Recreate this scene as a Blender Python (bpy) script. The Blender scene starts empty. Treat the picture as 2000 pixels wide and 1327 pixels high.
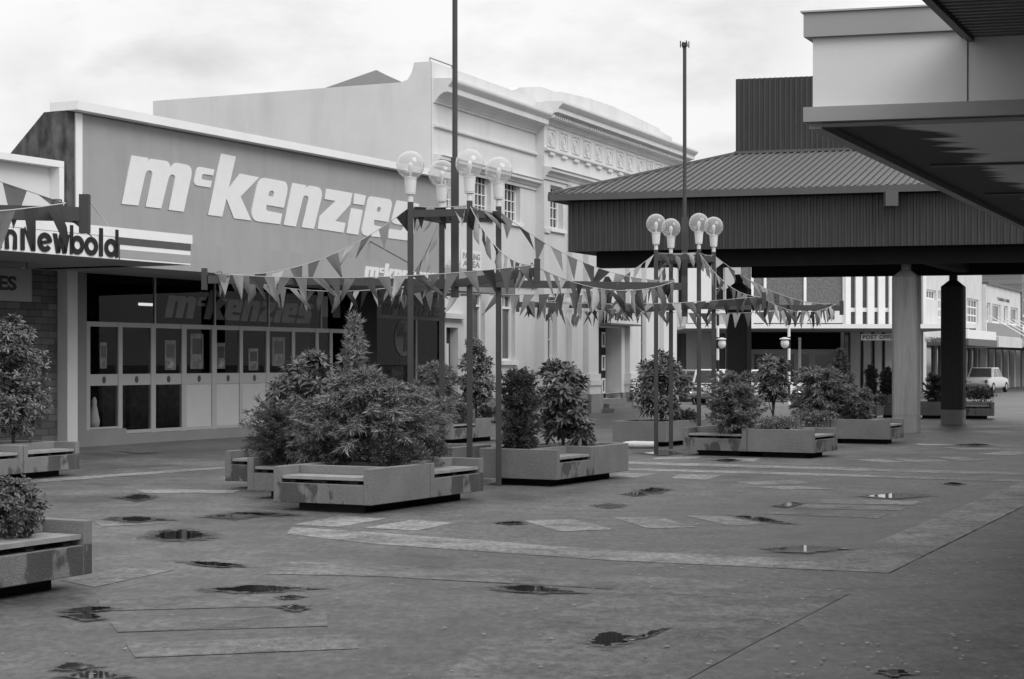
import bpy, bmesh, math, random
from mathutils import Vector, Matrix
R = math.radians
random.seed(7)
SC = bpy.context.scene
COL = SC.collection
F, CX, HY, EYE = 3500.0, 1000.0, 708.0, 1.75     # focal length in photo pixels, principal column, horizon row, eye height

# ------------------------------------------------------------------ helpers
def gy(py): return EYE * F / (py - HY)
def gnd(px, py, z=0.0):
    Y = (EYE - z) * F / (py - HY)
    return Vector(((px - CX) / F * Y, Y, z))
def at(px, Y, z=0.0): return Vector(((px - CX) / F * Y, Y, z))
def zat(py, Y): return EYE + (HY - py) * Y / F

def props(o, label=None, cat=None, group=None, kind=None):
    if label: o['label'] = label
    if cat: o['category'] = cat
    if group: o['group'] = group
    if kind: o['kind'] = kind
    return o
def empty(name, loc=(0, 0, 0), rz=0.0, label=None, cat=None, group=None, kind=None):
    o = bpy.data.objects.new(name, None); COL.objects.link(o)
    o.location = loc; o.rotation_euler = (0, 0, rz); o.empty_display_size = .1
    return props(o, label, cat, group, kind)

class MB:
    def __init__(s): s.v = []; s.f = []
    def add(s, vs, fs):
        n = len(s.v); s.v += [tuple(v) for v in vs]; s.f += [tuple(i + n for i in f) for f in fs]; return s
    def box(s, x0, x1, y0, y1, z0, z1):
        if x0 > x1: x0, x1 = x1, x0
        if y0 > y1: y0, y1 = y1, y0
        if z0 > z1: z0, z1 = z1, z0
        return s.add([(x0,y0,z0),(x1,y0,z0),(x1,y1,z0),(x0,y1,z0),(x0,y0,z1),(x1,y0,z1),(x1,y1,z1),(x0,y1,z1)],
              [(0,3,2,1),(4,5,6,7),(0,1,5,4),(1,2,6,5),(2,3,7,6),(3,0,4,7)])
    def prism(s, poly, off):
        """poly: list of 3D points (planar); off: extrusion vector"""
        n = len(poly); off = Vector(off)
        a = [Vector(p) for p in poly]; b = [p + off for p in a]
        s.add(a + b, [tuple(range(n))[::-1], tuple(range(n, 2*n))] + [(i, (i+1) % n, (i+1) % n + n, i + n) for i in range(n)])
        return s
    def tube(s, p0, p1, r0, r1=None, n=10, cap=True):
        r1 = r0 if r1 is None else r1
        p0, p1 = Vector(p0), Vector(p1); d = (p1 - p0).normalized()
        a = Vector((0,0,1)) if abs(d.z) < .9 else Vector((1,0,0))
        u = d.cross(a).normalized(); w = d.cross(u)
        vs = []
        for p, r in ((p0, r0), (p1, r1)):
            for i in range(n):
                t = 2*math.pi*i/n; vs.append(p + u*math.cos(t)*r + w*math.sin(t)*r)
        fs = [(i, (i+1) % n, (i+1) % n + n, i + n) for i in range(n)]
        if cap: fs += [tuple(range(n))[::-1], tuple(range(n, 2*n))]
        return s.add(vs, fs)
    def beam(s, p0, p1, w, h):
        p0, p1 = Vector(p0), Vector(p1); d = (p1 - p0).normalized()
        u = d.cross(Vector((0,0,1))).normalized() * (w/2); v = u.normalized().cross(d).normalized() * (h/2)
        return s.add([p0-u-v,p0+u-v,p0+u+v,p0-u+v,p1-u-v,p1+u-v,p1+u+v,p1-u+v],
                     [(0,3,2,1),(4,5,6,7),(0,1,5,4),(1,2,6,5),(2,3,7,6),(3,0,4,7)])
    def lathe(s, prof, c=(0,0,0), n=20):
        c = Vector(c); vs = []; fs = []
        for r, z in prof:
            for i in range(n):
                t = 2*math.pi*i/n; vs.append(c + Vector((r*math.cos(t), r*math.sin(t), z)))
        for k in range(len(prof)-1):
            for i in range(n):
                fs.append((k*n+i, k*n+(i+1)%n, (k+1)*n+(i+1)%n, (k+1)*n+i))
        fs.append(tuple(range(n))[::-1]); fs.append(tuple(range((len(prof)-1)*n, len(prof)*n)))
        return s.add(vs, fs)
    def mesh(s, name):
        m = bpy.data.meshes.new(name); m.from_pydata(s.v, [], s.f); m.update(); return m
    def build(s, name, mat, parent=None, smooth=False, bevel=0.0, fix=True, **kw):
        me = s.mesh(name)
        if fix:
            bm = bmesh.new(); bm.from_mesh(me); bmesh.ops.recalc_face_normals(bm, faces=bm.faces); bm.to_mesh(me); bm.free()
        o = bpy.data.objects.new(name, me); COL.objects.link(o)
        if mat: me.materials.append(mat)
        if smooth: me.polygons.foreach_set('use_smooth', [True]*len(me.polygons))
        if parent: o.parent = parent
        if bevel:
            b = o.modifiers.new('bevel', 'BEVEL'); b.width = bevel; b.segments = 2; b.limit_method = 'ANGLE'
        return props(o, **kw)

def copy_tree(o, parent=None):
    c = o.copy(); COL.objects.link(c); c.parent = parent
    for ch in list(o.children): copy_tree(ch, c)
    return c

# ------------------------------------------------------------------ materials (all neutral greys: the photograph is monochrome)
def mat(name, v, rough=.8, spec=.3, var=.15, scale=3.0, bump=0.0, bscale=60.0, stretch=(1,1,1), var2=0.0, scale2=30.0, metal=0.0, rvar=0.0):
    m = bpy.data.materials.new(name); m.use_nodes = True; nt = m.node_tree; N = nt.nodes; L = nt.links
    b = N['Principled BSDF']; b.inputs['Roughness'].default_value = rough
    b.inputs['Specular IOR Level'].default_value = spec; b.inputs['Metallic'].default_value = metal
    tc = N.new('ShaderNodeTexCoord'); mp = N.new('ShaderNodeMapping'); mp.inputs['Scale'].default_value = stretch
    L.new(tc.outputs['Object'], mp.inputs['Vector'])
    n1 = N.new('ShaderNodeTexNoise'); n1.inputs['Scale'].default_value = scale; n1.inputs['Detail'].default_value = 6
    L.new(mp.outputs[0], n1.inputs['Vector'])
    mr = N.new('ShaderNodeMapRange'); mr.inputs['From Min'].default_value = .25; mr.inputs['From Max'].default_value = .75
    mr.inputs['To Min'].default_value = v*(1-var); mr.inputs['To Max'].default_value = v*(1+var)
    L.new(n1.outputs['Fac'], mr.inputs['Value']); out = mr.outputs[0]
    if var2:
        n2 = N.new('ShaderNodeTexNoise'); n2.inputs['Scale'].default_value = scale2; n2.inputs['Detail'].default_value = 3
        L.new(mp.outputs[0], n2.inputs['Vector'])
        m2 = N.new('ShaderNodeMapRange'); m2.inputs['From Min'].default_value = .3; m2.inputs['From Max'].default_value = .7
        m2.inputs['To Min'].default_value = 1-var2; m2.inputs['To Max'].default_value = 1+var2
        L.new(n2.outputs['Fac'], m2.inputs['Value'])
        mu = N.new('ShaderNodeMath'); mu.operation = 'MULTIPLY'; L.new(out, mu.inputs[0]); L.new(m2.outputs[0], mu.inputs[1]); out = mu.outputs[0]
    L.new(out, b.inputs['Base Color'])
    if rvar:
        r = N.new('ShaderNodeMapRange'); r.inputs['From Min'].default_value = .3; r.inputs['From Max'].default_value = .7
        r.inputs['To Min'].default_value = max(0, rough-rvar); r.inputs['To Max'].default_value = min(1, rough+rvar)
        L.new(n1.outputs['Fac'], r.inputs['Value']); L.new(r.outputs[0], b.inputs['Roughness'])
    if bump:
        nb = N.new('ShaderNodeTexNoise'); nb.inputs['Scale'].default_value = bscale; nb.inputs['Detail'].default_value = 4
        L.new(mp.outputs[0], nb.inputs['Vector'])
        bp = N.new('ShaderNodeBump'); bp.inputs['Strength'].default_value = bump; bp.inputs['Distance'].default_value = .02
        L.new(nb.outputs['Fac'], bp.inputs['Height']); L.new(bp.outputs[0], b.inputs['Normal'])
    m['out'] = 1
    return m
def basecolor_source(m):
    b = m.node_tree.nodes['Principled BSDF']; return b, b.inputs['Base Color'].links[0].from_socket

def add_streaks(m, dark=.35, thr=(.52, .68), scale=(1.2, 1.2, .12), nscale=3.0, zlim=None, face=None):
    """weather stains: vertical dark runs with ragged outline multiplied into the colour"""
    nt = m.node_tree; N = nt.nodes; L = nt.links; b, src = basecolor_source(m)
    tc = N.new('ShaderNodeTexCoord'); mp = N.new('ShaderNodeMapping'); mp.inputs['Scale'].default_value = scale
    L.new(tc.outputs['Object'], mp.inputs['Vector'])
    n = N.new('ShaderNodeTexNoise'); n.inputs['Scale'].default_value = nscale; n.inputs['Detail'].default_value = 7; n.inputs['Roughness'].default_value = .6
    L.new(mp.outputs[0], n.inputs['Vector'])
    r = N.new('ShaderNodeMapRange'); r.inputs['From Min'].default_value = thr[0]; r.inputs['From Max'].default_value = thr[1]
    r.inputs['To Min'].default_value = 1; r.inputs['To Max'].default_value = dark
    L.new(n.outputs['Fac'], r.inputs['Value']); fac = r.outputs[0]
    if zlim:
        sp = N.new('ShaderNodeSeparateXYZ'); L.new(tc.outputs['Object'], sp.inputs[0])
        z = N.new('ShaderNodeMapRange'); z.inputs['From Min'].default_value = zlim[0]; z.inputs['From Max'].default_value = zlim[1]
        L.new(sp.outputs['Z'], z.inputs['Value'])
        mx = N.new('ShaderNodeMath'); mx.operation = 'MAXIMUM'; L.new(fac, mx.inputs[0]); L.new(z.outputs[0], mx.inputs[1]); fac = mx.outputs[0]
    if face:
        dn = N.new('ShaderNodeVectorMath'); dn.operation = 'DOT_PRODUCT'; dn.inputs[1].default_value = face; L.new(tc.outputs['Normal'], dn.inputs[0])
        lt = N.new('ShaderNodeMath'); lt.operation = 'LESS_THAN'; lt.inputs[1].default_value = .5; L.new(dn.outputs['Value'], lt.inputs[0])
        m3 = N.new('ShaderNodeMath'); m3.operation = 'MAXIMUM'; L.new(fac, m3.inputs[0]); L.new(lt.outputs[0], m3.inputs[1]); fac = m3.outputs[0]
    mu = N.new('ShaderNodeMath'); mu.operation = 'MULTIPLY'; L.new(src, mu.inputs[0]); L.new(fac, mu.inputs[1])
    L.new(mu.outputs[0], b.inputs['Base Color'])
    return m

def leaf_mat(name, v, rough=.5, spec=.4, var=.5, transl=.15):
    m = bpy.data.materials.new(name); m.use_nodes = True; nt = m.node_tree; N = nt.nodes; L = nt.links
    b = N['Principled BSDF']; b.inputs['Roughness'].default_value = rough; b.inputs['Specular IOR Level'].default_value = spec
    g = N.new('ShaderNodeNewGeometry'); mr = N.new('ShaderNodeMapRange')
    mr.inputs['To Min'].default_value = v*(1-var); mr.inputs['To Max'].default_value = v*(1+var)
    L.new(g.outputs['Random Per Island'], mr.inputs['Value']); L.new(mr.outputs[0], b.inputs['Base Color'])
    t = N.new('ShaderNodeBsdfTranslucent'); L.new(mr.outputs[0], t.inputs['Color'])
    mx = N.new('ShaderNodeMixShader'); mx.inputs[0].default_value = transl
    L.new(b.outputs[0], mx.inputs[1]); L.new(t.outputs[0], mx.inputs[2]); L.new(mx.outputs[0], N['Material Output'].inputs['Surface'])
    return m
def glass_mat(name, tint=.6, refl=1.0, base=.0, rough=.0, rim=5):
    """thin pane: fresnel mirror over a tinted see-through layer"""
    m = bpy.data.materials.new(name); m.use_nodes = True; nt = m.node_tree; N = nt.nodes; L = nt.links
    N.remove(N['Principled BSDF'])
    t = N.new('ShaderNodeBsdfTransparent'); t.inputs[0].default_value = (tint, tint, tint, 1)
    g = N.new('ShaderNodeBsdfGlossy'); g.inputs['Roughness'].default_value = rough; g.inputs['Color'].default_value = (refl, refl, refl, 1)
    lw_ = N.new('ShaderNodeLayerWeight'); lw_.inputs[0].default_value = .5; pw = N.new('ShaderNodeMath'); pw.operation = 'POWER'; pw.inputs[1].default_value = rim; L.new(lw_.outputs['Facing'], pw.inputs[0])
    fr = N.new('ShaderNodeMath'); fr.operation = 'MULTIPLY_ADD'; fr.inputs[1].default_value = .94; fr.inputs[2].default_value = .045; L.new(pw.outputs[0], fr.inputs[0])
    mx = N.new('ShaderNodeMixShader'); L.new(fr.outputs[0], mx.inputs[0]); L.new(t.outputs[0], mx.inputs[1]); L.new(g.outputs[0], mx.inputs[2])
    last = mx
    if base:
        d = N.new('ShaderNodeBsdfDiffuse'); d.inputs[0].default_value = (.8, .8, .8, 1)
        m2 = N.new('ShaderNodeMixShader'); m2.inputs[0].default_value = base
        L.new(mx.outputs[0], m2.inputs[1]); L.new(d.outputs[0], m2.inputs[2]); last = m2
    L.new(last.outputs[0], N['Material Output'].inputs['Surface'])
    return m

M = dict(
    conc=mat('exposed_aggregate_concrete', .215, .9, .2, .14, 2.5, .5, 90, var2=.16, scale2=70),
    conc_stain_F=add_streaks(mat('rain_stained_concrete', .215, .9, .2, .14, 2.5, .5, 90, var2=.16, scale2=70), .42, (.50, .55), (1, 1, .55), 2.4, (.325, .34), (0, -1, 0)),
    conc_stain_R=add_streaks(mat('rain_stained_concrete', .215, .9, .2, .14, 2.5, .5, 90, var2=.16, scale2=70), .42, (.50, .55), (1, 1, .55), 2.4, (.325, .34), (1, 0, 0)),
    seat=mat('weathered_timber_seat', .31, .7, .3, .2, 6, .2, 40, (1, 1, 1)),
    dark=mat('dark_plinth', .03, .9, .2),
    soil=mat('soil', .04, .95, .1, .4, 12, .5, 40),
    mcgrey=add_streaks(mat('grey_sign_paint', .345, .7, .3, .05, 1.2, .05, 200, var2=.03, scale2=60), .88, (.45, .8), (1, 1, .12), 2.5),
    mcwall=mat('grey_painted_wall', .20, .75, .3, .08, 2, .1, 90),
    white=mat('white_paint', .80, .7, .3, .04, 2, .05, 60),
    offwhite=mat('off_white_letters', .74, .7, .3, .03, 4),
    bank=add_streaks(mat('cream_painted_masonry', .67, .85, .2, .05, .8, .15, 40, var2=.03, scale2=60), .88, (.5, .75), (1, 1, .25), 1.2),
    bankbase=mat('grey_masonry_base', .26, .8, .3, .08, 2, .1, 40),
    brown=mat('dark_painted_steel', .055, .55, .4, .12, 5),
    lampwhite=mat('lamp_holder_white', .72, .5, .4, .04, 6),
    bulb=mat('bulb_opal', .85, .3, .5, .0),
    black=mat('black_paint', .012, .5, .4, .1),
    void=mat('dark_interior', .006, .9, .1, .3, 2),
    panel=add_streaks(mat('dark_ribbed_cladding', .052, .55, .4, .1, 1.5), .75, (.45, .7), (1.5, 1.5, .1), 4),
    roof=mat('ribbed_roof_sheet', .082, .5, .5, .12, 1.5, rvar=.1),
    gutter=mat('gutter_paint', .09, .5, .4, .08, 3),
    beam=mat('dark_stained_beam', .02, .7, .2, .2, 3),
    colconc=add_streaks(mat('board_marked_concrete', .30, .9, .2, .1, 4, .4, 30, (6, 6, .4), var2=.08, scale2=6), .75, (.5, .7), (2, 2, .15), 3),
    coldark=mat('dark_board_marked_shaft', .065, .9, .2, .15, 4, .4, 30, (6, 6, .4)),  # darker version of the board-marked column finish, used on two shafts
    fascia=mat('grey_fascia_paint', .33, .6, .3, .06, 2),
    render=mat('pale_render', .68, .85, .2, .04, 1.2, .1, 80),
    stained=add_streaks(mat('mossy_stained_render', .11, .95, .1, .6, 3.2, .2, 30, (1, 1, .7)), .45, (.4, .7), (1.5, 1.5, .5), 3),
    metal=mat('aluminium_frame', .36, .45, .4, .05, 3, metal=.2),
    cream=mat('pale_door_panel', .42, .7, .3, .04, 3),
    glass=glass_mat('shop_glass', .8, .22),
    globe=glass_mat('clear_globe', .90, 1.0, .20, rim=2.6),
    darkglass=mat('dark_window_glass', .02, .08, .5, .3, 1.5),
    greyglass=mat('curtained_window', .10, .25, .5, .35, 1.2, stretch=(5, 5, .3)),
    rope=mat('rope', .45, .8, .2, .1),
    asphalt=mat('road_asphalt', .12, .6, .4, .15, .5, .3, 80, rvar=.1),
    stucco=mat('roughcast_panel', .15, .9, .2, .3, 8, .5, 30, var2=.4, scale2=18),
    pocanopy=mat('canopy_soffit', .42, .7, .3, .05),
    pogrey=mat('post_office_wall', .26, .8, .2, .08),
    rowwhite=add_streaks(mat('old_white_render', .60, .85, .2, .08, 1, .1, 40), .85, (.5, .7), (1, 1, .2), 2),
    chrome=mat('chrome', .6, .2, .5, .0, metal=.9),
    tyre=mat('tyre', .02, .8, .2),
    carwhite=mat('white_car_paint', .72, .25, .5, .02), cargrey=mat('grey_car_paint', .22, .3, .5, .03), carpale=mat('pale_car_paint', .5, .25, .5, .02),
    poster=mat('poster_paper', .45, .7, .3, .45, 9, stretch=(1, 1, 1)),
    bark=mat('bark', .06, .9, .1, .3, 20),
    canvas=mat('white_bag', .62, .8, .2, .15, 8, .3, 20),
    soffit2=mat('dark_ribbed_soffit', .24, .6, .4, .2, 2),
    leafA=leaf_mat('glossy_broad_leaves', .115, .38, .5, .75), leafB=leaf_mat('dense_dark_leaves', .09, .45, .45, .6), leafC=leaf_mat('feathery_conifer', .20, .7, .2, .7, .2),
    leafD=leaf_mat('dark_conifer', .095, .7, .2, .45), leafE=leaf_mat('pale_conifer', .25, .7, .2, .6, .2), leafF=leaf_mat('juniper', .22, .7, .2, .4),
)
# tinted tones of pennants
PEN = [mat('pennant_cloth_%s' % n, v, .7, .3, .06, 6) for n, v in (('charcoal', .035), ('slate', .10), ('mid_grey', .19), ('light_grey', .32), ('pale', .58))]
for m in PEN:
    nt = m.node_tree; t = nt.nodes.new('ShaderNodeBsdfTranslucent'); b, s = basecolor_source(m); nt.links.new(s, t.inputs[0])
    mx = nt.nodes.new('ShaderNodeMixShader'); mx.inputs[0].default_value = .35
    nt.links.new(b.outputs[0], mx.inputs[1]); nt.links.new(t.outputs[0], mx.inputs[2]); nt.links.new(mx.outputs[0], nt.nodes['Material Output'].inputs['Surface'])

def brick_mat(name, v1, v2, mortar, scale=1.0, bw=.23, bh=.075):
    m = bpy.data.materials.new(name); m.use_nodes = True; nt = m.node_tree; N = nt.nodes; L = nt.links
    b = N['Principled BSDF']; b.inputs['Roughness'].default_value = .9; b.inputs['Specular IOR Level'].default_value = .2
    tc = N.new('ShaderNodeTexCoord'); sp = N.new('ShaderNodeSeparateXYZ'); cb = N.new('ShaderNodeCombineXYZ')
    L.new(tc.outputs['Object'], sp.inputs[0]); L.new(sp.outputs['X'], cb.inputs['X']); L.new(sp.outputs['Z'], cb.inputs['Y'])
    k = N.new('ShaderNodeTexBrick'); k.inputs['Scale'].default_value = scale
    k.inputs['Color1'].default_value = (v1,)*3 + (1,); k.inputs['Color2'].default_value = (v2,)*3 + (1,); k.inputs['Mortar'].default_value = (mortar,)*3 + (1,)
    k.inputs['Brick Width'].default_value = bw; k.inputs['Row Height'].default_value = bh; k.inputs['Mortar Size'].default_value = .008
    L.new(cb.outputs[0], k.inputs['Vector']); L.new(k.outputs['Color'], b.inputs['Base Color'])
    return m
M['brick'] = brick_mat('painted_brick', .08, .16, .05, bw=.40, bh=.14)
M['brickfar'] = brick_mat('far_brick', .16, .24, .2, bw=.3, bh=.1)

# ------------------------------------------------------------------ flat outlines -> solid letters
def outline_mesh(name, loops, depth, place):
    """loops: 2D outlines (outer ones and holes); place(u, v, w) -> 3D; w runs 0..depth"""
    cu = bpy.data.curves.new(name, 'CURVE'); cu.dimensions = '2D'; cu.fill_mode = 'BOTH'; cu.extrude = depth/2
    for lp in loops:
        sp = cu.splines.new('POLY'); sp.points.add(len(lp)-1); sp.use_cyclic_u = True
        for p, (u, v) in zip(sp.points, lp): p.co = (u, v, 0, 1)
    o = bpy.data.objects.new(name, cu); COL.objects.link(o)
    me = bpy.data.meshes.new_from_object(o.evaluated_get(bpy.context.evaluated_depsgraph_get()))
    bpy.data.objects.remove(o); bpy.data.curves.remove(cu)
    for v in me.vertices: v.co = place(v.co.x, v.co.y, v.co.z + depth/2)
    me.name = name; return me
def link_mesh(name, me, m, parent=None, **kw):
    o = bpy.data.objects.new(name, me); COL.objects.link(o)
    me.materials.clear(); me.materials.append(m)
    if parent: o.parent = parent
    return props(o, **kw)
def text_mesh(name, s, width, height, depth, place, offset=0.0, spacing=1.0, shear=0.0):
    """block text fitted to width x height, its lower left at (0, 0)"""
    cu = bpy.data.curves.new(name, 'FONT'); cu.body = s; cu.size = 1; cu.extrude = depth/2; cu.offset = offset; cu.space_character = spacing; cu.shear = shear
    cu.resolution_u = 3
    o = bpy.data.objects.new(name, cu); COL.objects.link(o)
    me = bpy.data.meshes.new_from_object(o.evaluated_get(bpy.context.evaluated_depsgraph_get()))
    bpy.data.objects.remove(o); bpy.data.curves.remove(cu)
    xs = [v.co.x for v in me.vertices]; ys = [v.co.y for v in me.vertices]
    x0, x1, y0, y1 = min(xs), max(xs), min(ys), max(ys)
    for v in me.vertices:
        v.co = place((v.co.x-x0)/(x1-x0)*width, (v.co.y-y0)/(y1-y0)*height, v.co.z + depth/2)
    me.name = name; return me

class Facade:
    """vertical plane; local X runs along it, local -Y faces the plaza, Z up"""
    def __init__(s, O, ang):
        s.O = Vector((O[0], O[1])); s.ang = ang; s.u = Vector((math.sin(ang), math.cos(ang))); s.n = Vector((-math.cos(ang), math.sin(ang))); s.rz = math.pi/2 - ang
    def hit(s, px, py, y=0.0):
        k = (px-CX)/F; O = s.O + s.n*y
        t = (k*O.y - O.x)/(s.u.x - k*s.u.y); Y = O.y + s.u.y*t
        return t, zat(py, Y)
    def s_(s, px, y=0.0): return s.hit(px, HY, y)[0]
    def world(s, x, y, z): p = s.O + s.u*x + s.n*y; return Vector((p.x, p.y, z))
    def root(s, name, **kw): return empty(name, (s.O.x, s.O.y, 0), s.rz, **kw)

def front(x0, y, z0):           # placer for letters on a local front plane y, standing proud towards -Y
    return lambda u, v, w: Vector((x0+u, y-w, z0+v))
# ------------------------------------------------------------------ ground
def ground_material(name, v, spec=.35, rough=.5, see=False):
    m = bpy.data.materials.new(name); m.use_nodes = True; nt = m.node_tree; N = nt.nodes; L = nt.links
    b = N['Principled BSDF']; b.inputs['Specular IOR Level'].default_value = spec
    g = N.new('ShaderNodeNewGeometry')
    def noise(sc, det=5, st=(1, 1, 1), rgh=.5):
        mp = N.new('ShaderNodeMapping'); mp.inputs['Scale'].default_value = st; L.new(g.outputs['Position'], mp.inputs['Vector'])
        n = N.new('ShaderNodeTexNoise'); n.inputs['Scale'].default_value = sc; n.inputs['Detail'].default_value = det; n.inputs['Roughness'].default_value = rgh
        L.new(mp.outputs[0], n.inputs['Vector']); return n.outputs['Fac']
    def rng(s, a, b_, c, d):
        r = N.new('ShaderNodeMapRange'); r.inputs['From Min'].default_value = a; r.inputs['From Max'].default_value = b_
        r.inputs['To Min'].default_value = c; r.inputs['To Max'].default_value = d; L.new(s, r.inputs['Value']); return r.outputs[0]
    def mul(a, b_):
        x = N.new('ShaderNodeMath'); x.operation = 'MULTIPLY'; L.new(a, x.inputs[0]); L.new(b_, x.inputs[1]); return x.outputs[0]
    big = noise(.45, 5, (1, .8, 1), .55); mid = noise(2.2, 8, (1, 1, 1), .62); fine = noise(14, 6, (1, .55, 1), .7); grit = noise(110, 2)
    c = mul(rng(big, .3, .7, v*.62, v*1.40), rng(mid, .38, .62, .84, 1.17))
    c = mul(c, rng(fine, .38, .62, .74, 1.28)); c = mul(c, rng(grit, .35, .65, .80, 1.22))
    if see:
        t_ = N.new('ShaderNodeBsdfTransparent'); mx_ = N.new('ShaderNodeMixShader'); L.new(rng(noise(1.7, 9, (1, 1, 1), .68), .46, .70, .0, .40), mx_.inputs[0])
        L.new(b.outputs[0], mx_.inputs[1]); L.new(t_.outputs[0], mx_.inputs[2]); L.new(mx_.outputs[0], N['Material Output'].inputs['Surface'])
    L.new(c, b.inputs['Base Color'])
    L.new(rng(big, .35, .65, rough-.10, rough+.14), b.inputs['Roughness'])
    bp = N.new('ShaderNodeBump'); bp.inputs['Strength'].default_value = .35; bp.inputs['Distance'].default_value = .006
    L.new(grit, bp.inputs['Height']); L.new(bp.outputs[0], b.inputs['Normal'])
    return m
M['ground'] = ground_material('damp_asphalt_paving', .108, .2)
M['ground2'] = ground_material('exposed_aggregate_paving', .235, .15, .72, True)
g = MB()
xs = [-900, -60, -20, 0, 20, 60, 900]; ys = [-200, 0, 20, 40, 70, 120, 3000]
for i in range(6):
    for j in range(6):
        g.add([(xs[i], ys[j], 0), (xs[i+1], ys[j], 0), (xs[i+1], ys[j+1], 0), (xs[i], ys[j+1], 0)], [(0, 1, 2, 3)])
me = g.mesh('ground'); bm = bmesh.new(); bm.from_mesh(me); bmesh.ops.remove_doubles(bm, verts=bm.verts, dist=.001); bm.to_mesh(me); bm.free()
link_mesh('ground', me, M['ground'], kind='structure')

def sheet(name, pts, z, m, **kw):
    ps = [gnd(x, y) for x, y in pts]
    return MB().add([(p.x, p.y, z) for p in ps], [tuple(range(len(ps)))]).build(name, m, kind='structure', **kw)
BANDS = [
 [(2060,915),(2060,960),(1736,1120),(1200,1096),(727,1063),(560,1044),(570,1030),(745,1042),(1200,1076),(1624,1096)],
 [(560,1098),(745,1103),(1200,1120),(1660,1160),(1460,1264),(1270,1368),(820,1368),(900,1290),(960,1240),(1120,1185),(1200,1152),(745,1127),(520,1122)],
 [(570,1026),(664,1008),(755,1014),(661,1030)], [(712,1032),(804,1016),(888,1022),(815,1037)],
 [(1018,1017),(1120,1015),(1200,1035),(1092,1039)], [(1200,1012),(1290,1011),(1362,1031),(1264,1033)],
 [(1338,1008),(1448,1010),(1516,1024),(1424,1028)],
 [(1608,976),(1800,980),(1784,987),(1600,984)], [(1572,986),(1772,992),(1760,998),(1552,994)], [(1512,1000),(1736,1004),(1716,1013),(1488,1004)],
 [(1208,924),(1288,925),(1240,934),(1195,931)], [(1328,927),(1412,929),(1380,938),(1308,935)],
 [(1424,942),(1552,939),(1588,945),(1480,948)], [(1476,952),(1560,950),(1632,956),(1528,957)],
 [(1220,902),(2060,925),(2060,931),(1220,907)], [(1180,913),(1500,922),(2060,940),(2060,944),(1200,918)],
 [(1408,900),(1424,895),(1488,896),(1472,902)], [(1660,898),(1720,897),(1768,903),(1716,904)], [(1736,896),(1824,897),(1856,902),(1780,903)], [(1812,892),(1880,893),(1932,900),(1872,901)],
 [(1792,867),(2060,872),(2060,875),(1790,870)], [(1840,874),(2060,879),(2060,883),(1880,879)], [(1908,888),(1960,882),(2060,884),(2060,892)],
 [(116,1134),(239,1110),(345,1113),(183,1148)], [(267,957),(471,958),(454,964),(281,964)],
 [(188,1171),(600,1154),(610,1184),(200,1194)], [(215,1216),(640,1198),(640,1224),(229,1236)], [(246,1259),(700,1240),(700,1268),(264,1286)],
 [(180,1018),(240,1013),(330,1022),(200,1030)], [(60,938),(440,912),(440,916),(60,944)],
 [(430,934),(520,930),(560,938),(470,941)], [(1290,893),(1370,892),(1360,897),(1270,898)],
]
M['ground3'] = ground_material('worn_aggregate_paving', .165, .18, .62, True)
SOFT = [i for i, b in enumerate(BANDS) if b[0] in ((560,1098), (188,1171), (215,1216), (246,1259), (116,1134), (180,1018))]
for i, b in enumerate(BANDS):
    sheet('paving_band', b, .004, M['ground3'] if i in SOFT else M['ground2'])
# joints: thin dark sealed gaps between slabs
def joint(a, b, w=.008):
    a, b = gnd(*a), gnd(*b); d = (b-a).normalized(); n = Vector((-d.y, d.x, 0))*w/2
    return [a-n, b-n, b+n, a+n]
js = MB()
for a, b in [((1736,1121),(2060,959)), ((1736,1121),(1200,1097)), ((229,1236),(600,1222)), ((264,1286),(640,1270)),
             ((200,1172),(460,1160)), ((183,1149),(375,1117)), ((1200,1155),(1440,1170)), ((660,1031),(560,1027)), ((815,1038),(920,1022)),
             ((440,1187),(600,1180)), ((1488,1005),(1716,1014)), ((1200,1121),(745,1104)), ((700,1127),(1200,1150))]:
    q = joint(a, b); js.add([(p.x, p.y, .008) for p in q], [(0, 1, 2, 3)])
M['joint'] = mat('open_paving_joint', .03, .9, .1)
nt = M['joint'].node_tree; n_ = nt.nodes.new('ShaderNodeTexNoise'); n_.inputs['Scale'].default_value = 2.5; n_.inputs['Detail'].default_value = 4; g_ = nt.nodes.new('ShaderNodeNewGeometry'); nt.links.new(g_.outputs['Position'], n_.inputs['Vector'])
r_ = nt.nodes.new('ShaderNodeMapRange'); r_.inputs['From Min'].default_value = .42; r_.inputs['From Max'].default_value = .60; nt.links.new(n_.outputs['Fac'], r_.inputs['Value'])
t_ = nt.nodes.new('ShaderNodeBsdfTransparent'); x_ = nt.nodes.new('ShaderNodeMixShader'); nt.links.new(r_.outputs[0], x_.inputs[0]); nt.links.new(nt.nodes['Principled BSDF'].outputs[0], x_.inputs[1]); nt.links.new(t_.outputs[0], x_.inputs[2]); nt.links.new(x_.outputs[0], nt.nodes['Material Output'].inputs['Surface'])
js.build('paving_joint', M['joint'], kind='structure')
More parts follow.
